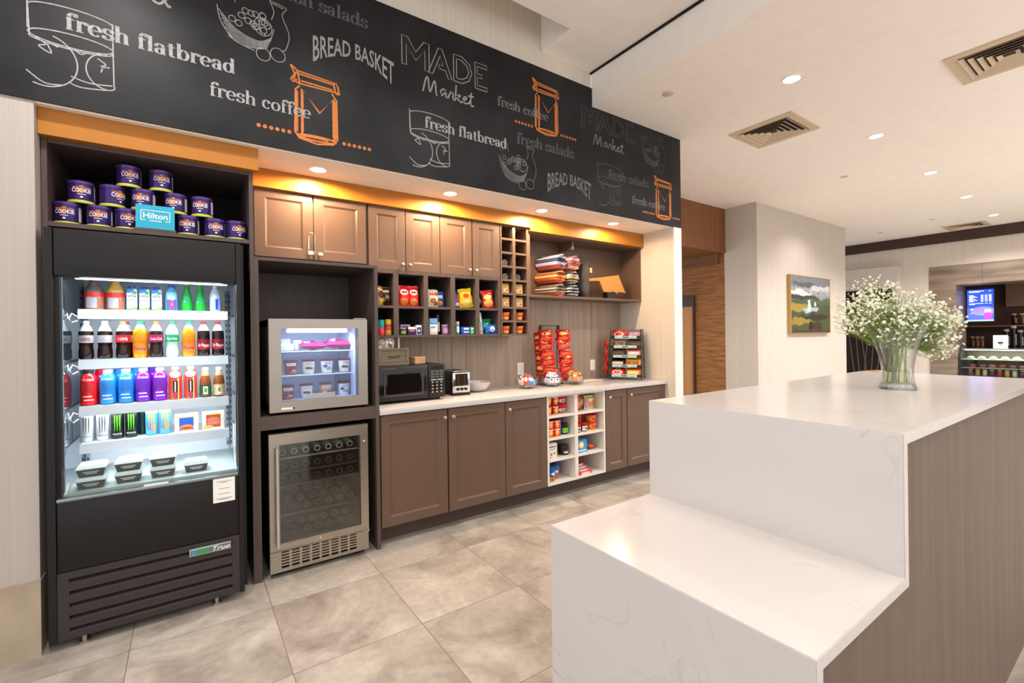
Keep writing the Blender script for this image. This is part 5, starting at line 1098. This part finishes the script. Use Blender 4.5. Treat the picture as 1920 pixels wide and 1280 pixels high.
L_ = [(6, .045, .012, -.5), (9, .078, .036, -.55), (5, .035, .058, -.9)]
sweets(*BX[0], [sm['peach'], sm['red'], sm['blue'], sm['sky'], sm['white']], ['peach', 'red', 'blue', 'sky blue', 'white'], .105, L_, 1)
sweets(*BX[1], [sm['white'], sm['lilac'], sm['white']], ['white', 'lilac', 'white'], .105, L_, 2)
sweets(*BX[2], [sm['brown'], sm['orange'], sm['brown'], sm['brown'], sm['plum']], ['tan', 'orange', 'tan', 'tan', 'plum'], .105, L_, 3)
# chip clip stand
t = thing('clip_strip_stand', 'black wire stand of red chip bags behind the candy bowls', 'stand', (2.98, 3.62, CT))
obj('base', MB().box(-.14, .14, -.05, .05, 0, .006), black, t)
for x in (-.115, .115): obj('post', MB().tube([(x, .02, .006), (x, .02, .56), (x, .0, .585)], .004, 6), black, t)
obj('top_bar', MB().tube([(-.118, 0, .585), (.118, 0, .585)], .0035, 6), black, t)
for x in (-.115, .115): obj('hook', MB().box(x - .012, x + .012, -.012, .006, .545, .59), black, t)
chipb = PM('red_cheese_chip_bag', (190, 28, 24), [('e', .5, .62, .30, .16, (240, 160, 60)), ('e', .5, .62, .18, .08, (250, 210, 120)), ('b', .5, .40, .36, .05, (120, 14, 18)), ('e', .45, .2, .3, .12, (220, 90, 40)), ('e', .8, .86, .12, .06, (230, 200, 190))], .2)
pr_ = obj('chip_bag', bag_mesh(.15, .135, .055, 41), chipb); tag(pr_, 'x', 'snack bag', 'red chip bags on the clip stand'); first = True
for c_, (x, nm) in enumerate([(-.115, 'left'), (.115, 'right')]):
    for k in range(6):
        o = pr_ if first else dup(pr_); first = False
        o.location = (2.98 + x + .012 * k * .6 + (.0 if k % 2 else .006), 3.535 - .005 * k, CT + .40 - .077 * k + .02); o.rotation_euler = (R.uniform(-.48, -.38), R.uniform(-.1, .1), R.uniform(-.3, .3) - .25)
        o['label'] = 'red chip bag on the %s strip of the stand, %s from top' % (nm, ordn[k])
    for k in range(4 if c_ == 0 else 0):
        o = dup(pr_); o.location = (2.98 + x - .012 + .008 * k, 3.655, CT + .385 - .10 * k); o.location.y = 3.605; o.rotation_euler = (.1, 0, -1.3); o['label'] = 'red chip bag on the back side of the %s strip, %s from top' % (nm, ordn[k])
o = obj('serving_board', MB().box(3.33, 3.62, 3.50, 3.66, CT, CT + .012, .004), M('pale_board', (216, 200, 180), .5, 0, .1, (3, 40, 40))); tag(o, 'thin pale board lying on the counter left of the candy rack', 'board')
# candy rack
rkz = math.radians(-61.4)
t = rack = thing('candy_rack', 'black wire rack of candy bars in five tiers on the counter', 'rack', (3.835, 3.405, CT), rkz)
for x in (-.175, .175):
    obj('side_frame', MB().tube([(x * 1.05, -.005, .004), (x * .92, .10, .54), (x * .92, .20, .54), (x, .21, .004)], .005, 6).tube([(x * 1.03, .0, .03), (x, .21, .03)], .0035, 6), black, t)
tiers = [(.03 + i * .103, .0 + i * .0215) for i in range(5)]
pale = M('pale_blue_strip', (176, 214, 214), .4)
for i, (z, y) in enumerate(tiers):
    hw = .178 - i * .0035
    m = MB().box(-hw, hw, y, y + .12, z, z + .004).box(-hw, hw, y - .003, y, z, z + .028)
    tr = obj('tray', m, black, t, False, False)
    st = obj('price_strip', MB().box(-.135 + i * .004, .135 - i * .004, y - .006, y - .0032, z + .001, z + .027), pale, tr)
    obj('strip_mark', MB().box(-.035, .035, y - .0068, y - .0061, z + .009, z + .019).box(-.11, -.06, y - .0066, y - .0061, z + .008, z + .011).box(.06, .11, y - .0066, y - .0061, z + .008, z + .011), ink, st)
cb_ = {n: PM('bar_' + n, c, i, .25) for n, c, i in [('red', (206, 40, 40), [('e', .5, .5, .36, .34, (240, 224, 204)), ('e', .5, .5, .26, .2, (206, 40, 40))]), ('purple', (110, 80, 100), [('b', .5, .5, .4, .3, (170, 130, 140))]), ('brown', (84, 44, 34), [('b', .5, .5, .36, .2, (226, 200, 180))]), ('pink', (206, 110, 110), [('b', .5, .5, .4, .2, (240, 210, 200))]), ('black', (44, 34, 32), [('b', .5, .45, .4, .2, (200, 180, 170))]), ('yellow', (232, 170, 40), [('b', .5, .5, .4, .2, (150, 70, 30))]), ('orange', (230, 110, 30), [('b', .5, .5, .4, .25, (250, 210, 120))]), ('tan', (180, 150, 120), [('b', .5, .5, .4, .2, (90, 60, 50))])]}
tc_ = [('red', 'orange'), ('black', 'yellow'), ('brown', 'pink'), ('tan', 'brown'), ('red', 'purple')]
cR, sR = math.cos(rkz), math.sin(rkz)
for i, (z, y) in enumerate(tiers):
    for c_ in (0, 1):
        for k in range(2):
            x = (-.085, .085)[c_]; yy = y + .028 + k * .05; zz = z + .0045 + k * .014
            o = obj('candy_bar', bag_mesh(.150, .085, .030, i * 10 + c_ * 3 + k, 8, 6, .06, .03), cb_[tc_[i][c_]])
            o.location = (3.835 + x * cR - yy * sR, 3.405 + x * sR + yy * cR, CT + zz); o.rotation_euler = (-.42, 0, rkz)
            tag(o, '%s candy bar on the %s rack tier, %s side, %s row' % (tc_[i][c_], ['lowest', 'second', 'middle', 'fourth', 'top'][i], ('left', 'right')[c_], ('front', 'back')[k]), 'candy bar', 'candy bars on the rack')
hb_ = obj('hanging_candy_bag', bag_mesh(.10, .14, .035, 77), chipb); tag(hb_, 'x', 'candy bag', 'red bags hung on the rack side')
for k in range(4):
    o = hb_ if k == 0 else dup(hb_); x, yy = -.208 - (3 - k) * .002, .07 + .012 * (k % 2)
    o.location = (3.835 + x * cR - yy * sR, 3.405 + x * sR + yy * cR, CT + .04 + k * .092); o.rotation_euler = (.1, 0, rkz - 1.35); o['label'] = 'red candy bag hanging on the left side of the rack, %s from bottom' % ordn[k]
for x, z0, z1, s in [(2.70, 1.075, 1.147, 'white wall outlet plate behind the left candy bowl'), (3.69, 1.04, 1.16, 'white wall outlet plate left of the candy rack')]:
    t = thing('wall_outlet', s, 'outlet', (x, 3.735, (z0 + z1) / 2)); h = .06
    obj('plate', MB().box(-.038, .038, -.006, -.0005, -h, h, .003), paper, t)
    for q in (-.022, .022): obj('socket', MB().box(-.016, .016, -.0075, -.0055, q - .014, q + .014, .003), white, t)
# ------------------------------------------------------------------ cubby unit contents
ZR = [.1485, .3515, .5395, .7325]     # tops of the four boards, bottom to top
XL, XR = 2.556, 2.897
def cup_noodle(label, x, y, z, mat, r0=.032, r1=.040, h=.078):
    t = thing('snack_cup', label, 'cup', (x, y, z), 0, 'snack cups in the white cubbies')
    obj('cup', MB().lathe([(r0, 0), (r1, h)], n=20), mat, t); obj('lid', MB().lathe([(r1 + .002, h - .002), (r1 + .002, h + .004), (r1 - .002, h + .005)], n=20), redlab, t); return t
rcup = PM('red_macaroni_cup', (206, 30, 34), [('e', .5, .5, .3, .26, (240, 196, 90)), ('b', .5, .85, .4, .06, (240, 230, 220)), ('e', .5, .15, .3, .1, (230, 140, 60))])
wcup = PM('white_red_cup', (206, 34, 40), [('b', .5, .35, .5, .18, (238, 232, 226)), ('e', .4, .33, .1, .1, (60, 40, 40)), ('e', .65, .33, .1, .08, (160, 40, 40))])
for k, (x, y) in enumerate([(2.60, 3.20), (2.688, 3.21)]):
    for j in range(2): cup_noodle('red macaroni cup in the top left cubby, %s stack, %s' % (('left', 'middle')[k], ('bottom', 'top')[j]), x, y, ZR[3] + j * .0835, rcup, h=.075)
for j in range(2): cup_noodle('red and white noodle cup, right stack of the top left cubby, ' + ('bottom', 'top')[j], 2.79, 3.24, ZR[3] + j * .0835, wcup, .04, .05, .075)
for x in (0, 1):
    for j in range(2): carton('macaroni_box', 'red macaroni box in the left cubby second from top, %s column, %s' % (('left', 'right')[x], ('lower', 'upper')[j]), 2.572 + x * .075, 2.642 + x * .075, 3.16, 3.22, ZR[2] + j * .0715, .071, rcup, group='red macaroni boxes')
carton('blue_box', 'narrow blue box behind the red macaroni boxes', 2.722, 2.742, 3.18, 3.30, ZR[2], .14, M('plain_blue', (50, 90, 180), .4))
jarthing('dip_jar', 'black dip jar with green label in the second left cubby', 2.80, 3.22, ZR[2], .046, .095, M('black_dip', (34, 32, 32), .2), M('black_lid', (44, 42, 42), .3), labm=M('lime_label', (110, 200, 50), .4), lidh=.3)
jarthing('dip_jar', 'black dip jar with cream label in the third left cubby', 2.80, 3.22, ZR[1], .046, .09, M('black_dip', (34, 32, 32), .2), M('black_lid', (44, 42, 42), .3), labm=PM('cream_dip_label', (50, 40, 36), [('b', .5, .3, .36, .2, (226, 214, 200))]), lidh=.3)
jarthing('sauce_bottle', 'dark bottle at the back of the third left cubby', 2.745, 3.32, ZR[1], .03, .12, M('dark_sauce', (36, 26, 24), .2), black, 'bottle')
carton('snack_carton', 'white carton with small prints at the left of the third left cubby', 2.565, 2.665, 3.15, 3.22, ZR[1], .135, PM('white_carton_print', (232, 226, 214), [('b', .5, .78, .36, .05, (110, 100, 150)), ('b', .5, .62, .3, .03, (140, 130, 170)), ('e', .35, .3, .09, .09, (120, 100, 90)), ('e', .68, .35, .09, .09, (140, 120, 110)), ('e', .25, .12, .07, .06, (170, 150, 130))]))
for k, (x, y, rz_) in enumerate([(2.625, 3.19, .1), (2.70, 3.23, -.1), (2.77, 3.30, -.2), (2.64, 3.31, .2)]):
    jarthing('cookie_pack', ['blue cookie cup at the front of the bottom left cubby', 'blue cookie cup beside the front one in the bottom left cubby', 'blue cookie cup at the right back of the bottom left cubby', 'blue cookie cup at the left back of the bottom left cubby'][k], x, y, ZR[0], .036, .12, PM('blue_cookie_cup', (214, 150, 90), [('b', .5, .72, .5, .34, (30, 90, 180)), ('e', .5, .62, .3, .12, (230, 236, 240)), ('e', .5, .2, .3, .14, (180, 110, 60))]), M('blue_cup_lid', (40, 100, 190), .3), 'cup', 'blue cookie cups', lidh=.1)
bag('snack_bag', 'orange red nut bag at the left of the top right cubby', .11, .155, .05, PM('orange_nut_bag', (206, 70, 30), [('e', .5, .75, .34, .1, (220, 40, 30)), ('e', .5, .35, .34, .18, (226, 130, 50)), ('b', .5, .08, .4, .05, (150, 30, 24))], .25), (2.95, 3.20, ZR[3]), (-.06, 0, .1), 50)
bag('snack_bag', 'olive green bag leaning in the middle of the top right cubby', .09, .135, .04, PM('olive_bag', (120, 120, 80), [('e', .5, .5, .3, .2, (180, 176, 130))], .25), (3.04, 3.25, ZR[3]), (-.12, .1, -.2), 51)
bag('snack_bag', 'white trail mix bag with pink and green print, right of two', .10, .125, .045, PM('trail_bag', (232, 226, 206), [('b', .25, .5, .2, .4, (230, 150, 160)), ('e', .7, .35, .3, .26, (216, 160, 90)), ('b', .6, .85, .4, .08, (170, 190, 70))], .25), (3.11, 3.21, ZR[3]), (-.10, .05, -.15), 52)
bag('snack_bag', 'yellow trail mix bag at the right wall of the top right cubby', .09, .125, .045, PM('trail_bag_b', (226, 190, 120), [('b', .5, .8, .4, .08, (190, 190, 80)), ('e', .5, .35, .3, .26, (206, 130, 70))], .25), (3.175, 3.24, ZR[3]), (-.10, .0, -.15), 53)
ocup = PM('orange_noodle_cup', (236, 120, 40), [('b', .5, .5, .5, .12, (240, 160, 80)), ('e', .5, .5, .25, .2, (214, 70, 40))])
for j in range(2): cup_noodle('orange noodle bowl, %s of the front stack in the second right cubby' % ('bottom', 'top')[j], 3.145, 3.215, ZR[2] + j * .071, ocup, .042, .052, .064)['group'] = 'orange noodle bowls'
for j in range(2): cup_noodle('orange noodle bowl, %s of the back stack in the second right cubby' % ('bottom', 'top')[j], 3.06, 3.31, ZR[2] + j * .071, ocup, .042, .052, .064)['group'] = 'orange noodle bowls'
mcup = PM('maroon_cup', (120, 40, 40), [('b', .5, .42, .42, .3, (236, 226, 216)), ('e', .5, .4, .16, .14, (50, 40, 40))])
for k, x in enumerate((2.94, 3.025)): cup_noodle('maroon and white cup in the second right cubby, ' + ('left', 'right')[k], x, 3.19, ZR[2], mcup, .034, .038, .072)
carton('cracker_box', 'bright blue cracker box with yellow burst in the third right cubby', 2.915, 3.04, 3.16, 3.24, ZR[1], .115, PM('blue_cracker', (40, 150, 220), [('e', .42, .6, .26, .28, (236, 206, 60)), ('e', .42, .6, .14, .16, (240, 236, 220)), ('b', .5, .15, .4, .06, (220, 240, 250))]))
bag('snack_bag', 'small red bag lying flat beside the blue cracker box', .10, .09, .035, redbag, (3.125, 3.18, ZR[1] + .018), (-1.45, 0, -.1), 55)
for k in range(4): carton('candy_box', 'flat candy box in the bottom right cubby, %s of the pile' % ['lowest', 'second', 'third', 'topmost'][k], 2.925 - k * .004, 3.09 - k * .012, 3.15 + k * .02, 3.26 + k * .02, ZR[0] + k * .0205, .02, PM('candy_flat_%d' % k, [(214, 70, 90), (206, 90, 100), (170, 160, 190), (190, 70, 100)][k], [('b', .5, .5, .3, .4, (236, 216, 206))]), group='flat candy boxes')
# ------------------------------------------------------------------ vase and flowers on the island
VX, VY, VZ = 2.585, .715, 1.1812
vr = math.radians(20)
def sq(r, n=32, p=3.2):
    out = []
    for i in range(n):
        a = 2 * PI * i / n; c, s = math.cos(a), math.sin(a); k = (abs(c) ** p + abs(s) ** p) ** (-1 / p)
        out.append((r * k * c, r * k * s))
    return out
def vase_shell(prof):
    m = MB(); n = 32; vs = []
    for r, z in prof: vs += [(x, y, z) for x, y in sq(r, n, 3.4 if z < .12 else 2.6)]
    fs = []
    for k in range(len(prof) - 1):
        for i in range(n): j = (i + 1) % n; fs.append((k * n + i, k * n + j, (k + 1) * n + j, (k + 1) * n + i))
    fs += [tuple(range(n))[::-1], tuple((len(prof) - 1) * n + i for i in range(n))]
    return m.add(vs, fs)
t = vase = thing('glass_vase', 'flared clear glass vase of white flowers on the island counter', 'vase', (VX, VY, VZ), vr)
outp = [(.066, 0), (.067, .012), (.060, .03), (.056, .06), (.057, .10), (.066, .15), (.084, .21), (.110, .272)]
inp = [(.1065, .272), (.0805, .21), (.0625, .15), (.0525, .10), (.051, .06), (.051, .032), (.048, .026)]
obj('glass', vase_shell(outp + inp), GL('vase_glass', (252, 254, 252), .06, .0, .995, .55), t)
obj('base_block', vase_shell([(.064, .001), (.064, .010), (.058, .022)]), GL('vase_base_glass', (240, 246, 244), .12, .02, .98, .4), t)
obj('water', MB().cyl((0, 0, .0265), .046, .055, n=24), GL('vase_water', (244, 240, 214), .03, 0, .97, .3), t)
t = fl = thing('baby_breath_bouquet', 'bunch of tiny white flowers with green stems in the glass vase', 'flowers', (VX, VY, VZ + .028), 0)
rf = random.Random(11)
# view-facing spread: crown is an uneven dome, drooping to the right
rt = Vector((math.sin(_y), -math.cos(_y), 0)); fw = Vector((math.cos(_y), math.sin(_y), 0))
stem = MB(); flo = MB(); leaf = MB()
lobes = [(-.17, .36, .10), (-.10, .42, .09), (-.02, .36, .10), (.06, .36, .10), (.14, .33, .10), (.20, .29, .08), (.19, .21, .07), (-.22, .30, .06), (.02, .30, .12), (.10, .28, .10), (-.10, .30, .11), (.0, .27, .10), (.235, .30, .05), (.17, .17, .05)]
heads = []
for (u, z, r) in lobes:
    for k in range(int(60 + r * 1050)):
        d = Vector((rf.gauss(0, 1), rf.gauss(0, 1), rf.gauss(0, .8))).normalized() * r * (rf.random() ** .45)
        p = rt * (u + d.x) + fw * (d.y * 1.3) + Vector((0, 0, z - .028 + d.z))
        heads.append(p)
def floret(m, p, s):
    d = Vector((rf.uniform(-1, 1), rf.uniform(-1, 1), rf.uniform(.1, 1))).normalized(); a = d.orthogonal().normalized(); b = d.cross(a)
    for layer in (0, 1):
        vs = [p + d * s * .15 * layer]; n = 12
        for i in range(n):
            an = 2 * PI * i / n + layer * .3; rr = s * ((1, .8)[i % 2]) * (1 - .3 * layer)
            vs.append(p + (a * math.cos(an) + b * math.sin(an)) * rr + d * s * (.25 + .3 * layer))
        m.add(vs, [(0, 1 + i, 1 + (i + 1) % n) for i in range(n)])
    
for i, p in enumerate(heads):
    floret(flo, p, rf.uniform(.0045, .0085))
    c = Vector((p.x * .45, p.y * .45, max(.15, p.z * .72))); q = c + (p - c) * .5 + Vector((rf.gauss(0, .008), rf.gauss(0, .008), .006))
    if i % 2 == 0: stem.tube([c, q, p], .0007, 3)
for k in range(26):
    a = rf.uniform(0, 2 * PI); r0 = rf.uniform(.005, .038); L0 = rf.choice(lobes)
    top = rt * L0[0] * .8 + fw * rf.uniform(-.05, .05) + Vector((0, 0, L0[1] - .06))
    mid = Vector((r0 * math.cos(a), r0 * math.sin(a), .0)) * .6 + Vector((top.x * .18, top.y * .18, .17)); stem.tube([(r0 * math.cos(a), r0 * math.sin(a), .002), mid, mid * .4 + top * .6 + Vector((0, 0, .02)), top], .0016, 5, .0009)
for k in range(420):
    L0 = rf.choice(lobes); p = rt * (L0[0] * .8 + rf.gauss(0, .03)) + fw * rf.gauss(0, .04) + Vector((0, 0, max(.22, L0[1] - .03 - rf.random() * .09)))
    if k % 4 == 0: p = Vector((rf.gauss(0, .03), rf.gauss(0, .03), rf.uniform(.14, .25)))
    d = Vector((rf.gauss(0, 1), rf.gauss(0, 1), rf.uniform(.2, 1.2))).normalized(); s = rf.uniform(.012, .024); w = d.orthogonal().normalized() * s * .14
    leaf.add([p, p + d * s * .5 + w, p + d * s, p + d * s * .5 - w], [(0, 1, 2, 3)])
o = obj('stems', stem, M('flower_stem', (120, 140, 60), .6), fl); o['kind'] = 'stuff'
o = obj('florets', flo, M('white_floret', (252, 251, 246), .7, 0, 0, (70, 70, 70), col2=(238, 236, 205)), fl, False, False); o['kind'] = 'stuff'
o = obj('leaves', leaf, M('flower_leaf', (136, 160, 60), .6), fl, False, False); o['kind'] = 'stuff'
# ------------------------------------------------------------------ painting on the column
t = thing('landscape_painting', 'landscape painting of stormy hills on the grey column', 'painting', (9.05, 3.762, 1.41))
ptg = PM('storm_landscape', (150, 150, 152), [('b', .5, .92, 2, .10, (120, 122, 128)), ('e', .3, .85, .3, .06, (90, 92, 98)), ('e', .75, .8, .3, .05, (190, 188, 186)), ('e', .2, .70, .3, .05, (206, 202, 198)), ('b', .5, .30, 2, .34, (70, 76, 48)), ('e', .25, .62, .5, .05, (58, 66, 60)), ('e', .75, .56, .5, .06, (76, 92, 70)), ('e', .2, .45, .3, .07, (150, 130, 60)), ('e', .5, .42, .2, .05, (150, 170, 176)), ('e', .45, .50, .04, .10, (206, 212, 214)), ('e', .62, .52, .03, .05, (206, 206, 190)), ('e', .6, .28, .4, .06, (48, 44, 34)), ('e', .25, .2, .3, .06, (140, 120, 56)), ('e', .5, .1, .06, .10, (34, 28, 24)), ('e', .65, .12, .12, .08, (60, 46, 30)), ('b', .5, .0, 2, .06, (70, 56, 34))], .5, 0, 0, .5, 'X', .22, 7)
obj('canvas', MB().box(-.755, .755, -.055, -.012, .012, .99), ptg, t, False, False)
obj('frame', MB().box(-.775, -.757, -.06, -.0005, 0, 1.0).box(.757, .775, -.06, -.0005, 0, 1.0).box(-.757, .757, -.06, -.0005, 0, .011).box(-.757, .757, -.06, -.0005, .991, 1.0), M('gold_frame', (176, 140, 84), .4), t, False, False)
# ------------------------------------------------------------------ dining chairs beyond the island
ch = thing('dining_chair', 'x', 'chair')
tanl = M('tan_leather', (186, 124, 62), .45)
m = MB(); n = 16; vs = []
for i in range(n + 1):
    a = math.radians(180 * i / n); cx_, cy_ = math.cos(a), math.sin(a); top = .99 - .10 * abs(math.cos(a)) ** 3
    for r, z in ((.27, .46), (.285, top), (.235, top), (.22, .46)): vs.append((r * cx_, r * cy_ - .02, z))
fs = []
for i in range(n):
    for k in range(4): fs.append((4 * i + k, 4 * i + 4 + k, 4 * i + 4 + (k + 1) % 4, 4 * i + (k + 1) % 4))
fs += [(0, 1, 2, 3), (4 * n + 3, 4 * n + 2, 4 * n + 1, 4 * n)]
obj('backrest', m.add(vs, fs), tanl, ch); obj('seat', MB().box(-.24, .24, -.27, .21, .40, .48, .03), tanl, ch)
for x in (-.2, .2):
    for y in (-.22, .16): obj('leg', MB().tube([(x, y, .41), (x * 1.1, y * 1.1, 0)], .02, 8, .013), M('dark_leg', (70, 46, 32), .5), ch)
K = Kind(ch)
K.put((6.25, 2.10, 0), 'tan leather dining chair whose back shows left of the flower vase', -2.2, 'tan dining chairs')
K.put((5.32, 2.12, 0), 'tan leather dining chair showing only a corner behind the island edge', -2.2, 'tan dining chairs')
# ------------------------------------------------------------------ far bar
t = thing('reed_picture', 'tall dark picture of bamboo reeds in the white hood recess', 'picture', (13.0, 4.1, .35))
obj('panel', MB().box(.0, .028, -.49, .49, .0, 2.03), M('reed_black', (24, 20, 20), .5), t, False, False)
for i, (y0, y1) in enumerate([(-.10, -.42), (-.02, -.12), (.12, -.02), (.05, .22), (.2, .30), (.30, .46), (-.14, -.25)]):
    obj('reed', MB().tube([(-.012, y0, .02), (-.012, y1, 1.5)], .016, 6, .010), M('reed_brown', (88, 68, 50), .6), t)
t = thing('menu_screen', 'lit blue menu screen hanging in the far bar opening', 'screen', (13.7, 2.375, 1.60))
obj('housing', MB().box(0, .05, -.215, .215, 0, .70), black, t)
sc_ = obj('display', MB().box(-.002, -.0005, -.200, .200, .018, .682), PM('menu_display', (40, 70, 190), [('b', .5, .2, .6, .22, (70, 90, 200)), ('e', .4, .32, .45, .14, (130, 120, 200)), ('e', .22, .18, .14, .14, (230, 60, 170)), ('b', .22, .32, .12, .05, (220, 200, 230)), ('b', .5, .02, .6, .02, (150, 180, 240))], .4, 1.6, 0, .02, 'Y'), t, False, False)
lw_ = M('screen_white_print', (235, 240, 255), .5, emit=1.5)
m = MB()
def row(y0, y1, z): m.box(-.0035, -.002, -y1, -y0, z, z + .010)
row(-.17, .06, .645); row(-.17, .0, .625); row(.13, .16, .64)
for k in range(7):
    row(-.17, -.10 + .03 * (k % 3), .56 - k * .022)
    for c_ in (.03, .09, .15): row(c_ - .02, c_ + .02, .56 - k * .022)
row(-.17, .02, .385); row(-.17, -.08, .365)
for c_ in (.03, .09, .15): row(c_ - .02, c_ + .02, .385)
row(-.15, -.10, .27); row(-.15, -.11, .25); row(-.15, -.11, .18)
obj('menu_print', m, lw_, sc_, False, False)
bw = M('bar_shelf_wood', (150, 110, 84), .5)
o = obj('bar_shelf', MB().box(15.1, 15.57, -1, 2.87, 1.50, 1.53), bw); tag(o, 'long wooden shelf on the back wall of the bar', 'shelf')
o = obj('back_counter', MB().box(14.75, 15.57, -1, 2.87, 0, 1.02), M('dark_counter', (50, 38, 34), .4)); tag(o, 'dark back counter inside the far bar', 'counter')
o = obj('bar_cabinet', MB().box(15.2, 15.57, -1, 2.22, 1.95, 2.6), M('upper_bar_brown', (124, 98, 80), .6)); tag(o, 'brown overhead cabinet inside the far bar', 'cabinet')
def bbot(label, y, z, h, r, col, labc, x=15.0):
    return jarthing('bar_bottle', label, x, y, z, r, h, M('bar_glass_%d' % col[0], col, .15), M('bar_cap_%d' % labc[0], labc, .4), 'bottle', 'bar bottles', labm=M('bar_label_%d' % labc[0], labc, .5), neck=.3, lidh=.12)
for y, s, c_ in [(2.74, 'leftmost', (90, 60, 40)), (2.66, 'second', (120, 80, 50)), (2.58, 'third', (130, 90, 70))]: bbot('small brown syrup bottle on the back counter, %s of three' % s, y, 1.02, .26, .035, c_, (190, 170, 150))
for y, s, h, c_ in [(2.17, 'left', .42, (24, 20, 22)), (2.06, 'middle', .50, (30, 24, 26)), (1.96, 'right', .40, (40, 30, 28)), (1.86, 'rightmost reddish', .44, (110, 50, 44))]: bbot('tall dark bottle on the back counter, %s of the dark group' % s, y, 1.02, h, .045, c_, (200, 200, 205), 14.9)
for y, s, c_ in [(2.10, 'left dark', (26, 22, 24)), (1.98, 'right green', (90, 110, 40))]: bbot('%s bottle on the bar wall shelf' % s, y, 1.53, .26, .04, c_, (220, 190, 120), 15.25)
t = thing('display_case', 'glass food display case in the far bar opening', 'display case', (13.45, 1.6, 0))
obj('plinth', MB().box(13.15, 13.72, .6, 2.61, 0, .50), black, t, True, False)
obj('end_panel', MB().prism([(13.15, .5), (13.72, .5), (13.72, 1.045), (13.25, 1.045), (13.15, .86)], 'xz', 2.585, 2.61), M('case_end', (40, 44, 42), .3), t, True, False)
obj('top', MB().box(13.25, 13.72, .6, 2.585, 1.03, 1.052), M('case_top', (150, 160, 170), .2, .6), t, True, False)
m = MB(); m.add([(13.15, .6, .5), (13.15, 2.585, .5), (13.15, 2.585, .86), (13.15, .6, .86), (13.25, .6, 1.03), (13.25, 2.585, 1.03)], [(0, 1, 2, 3), (3, 2, 5, 4)]); obj('front_glass', m, GL('case_glass', (235, 245, 240), .04), t, True, False)
obj('back_panel', MB().box(13.70, 13.72, .6, 2.585, .5, 1.03), M('case_back', (90, 84, 78), .5), t, True, False)
for z in (.66, .83): obj('shelf', MB().box(13.19, 13.70, .6, 2.58, z - .008, z), M('case_shelf', (206, 214, 206), .3), t, True, False)
obj('light_bar', MB().box(13.3, 13.34, .65, 2.55, 1.015, 1.028), M('case_led', (255, 246, 230), .5, emit=4), t, True)
lamp('case_light', 'AREA', (-.05, 0, 1.01), 14, (1, .95, .88), 1.7, (0, 0, math.radians(90)), t, size_y=.05)
fr = random.Random(4)
for k in range(6):
    o = obj('salad_plate', MB().lathe([(.05, 0), (.075, .012), (.06, .02), (.05, .05), (.02, .065)], n=14), [M('greens', (150, 176, 110), .6, 0, 0, (50, 50, 50), col2=(224, 214, 180)), M('breads', (206, 190, 150), .6, 0, 0, (50, 50, 50), col2=(236, 226, 206))][k > 3]); o.location = (13.32, 2.46 - k * .165, .8305); tag(o, 'plate of %s on the top display case shelf, %s from left' % (('greens' if k < 4 else 'pale rolls'), ordn[k]), 'food', 'plates in the display case')
for k in range(7):
    o = obj('snack_bowl', MB().lathe([(.04, 0), (.06, .05), (.05, .07)], n=14), M('bowl_red_%d' % (k % 3), [(150, 60, 56), (120, 70, 90), (176, 96, 70)][k % 3], .4)); o.location = (13.30, 2.42 - k * .14, .6605); tag(o, 'small dark red bowl on the middle display case shelf, %s from left' % ordn[k], 'food', 'bowls in the display case')
for k in range(9):
    jarthing('juice_jar', 'small juice jar at the bottom of the display case, %s from left' % ordn[k], 13.30, 2.46 - k * .105, .5005, .035, .13, M('juice_%d' % (k % 4), [(196, 50, 50), (226, 176, 50), (230, 220, 190), (110, 50, 80)][k % 4], .2), M('jar_top', (226, 214, 180), .4), 'jar', 'juice jars in the display case')
t = thing('counter_sign', 'small white sign standing on the far display case', 'sign', (13.35, 2.03, 1.0525))
obj('card', MB().box(0, .012, -.105, .105, 0, .27), paper, t, False, False)
obj('print', MB().box(-.002, -.0003, -.035, .035, .10, .135).box(-.002, -.0003, -.015, .015, .075, .088), ink, t, False, False)
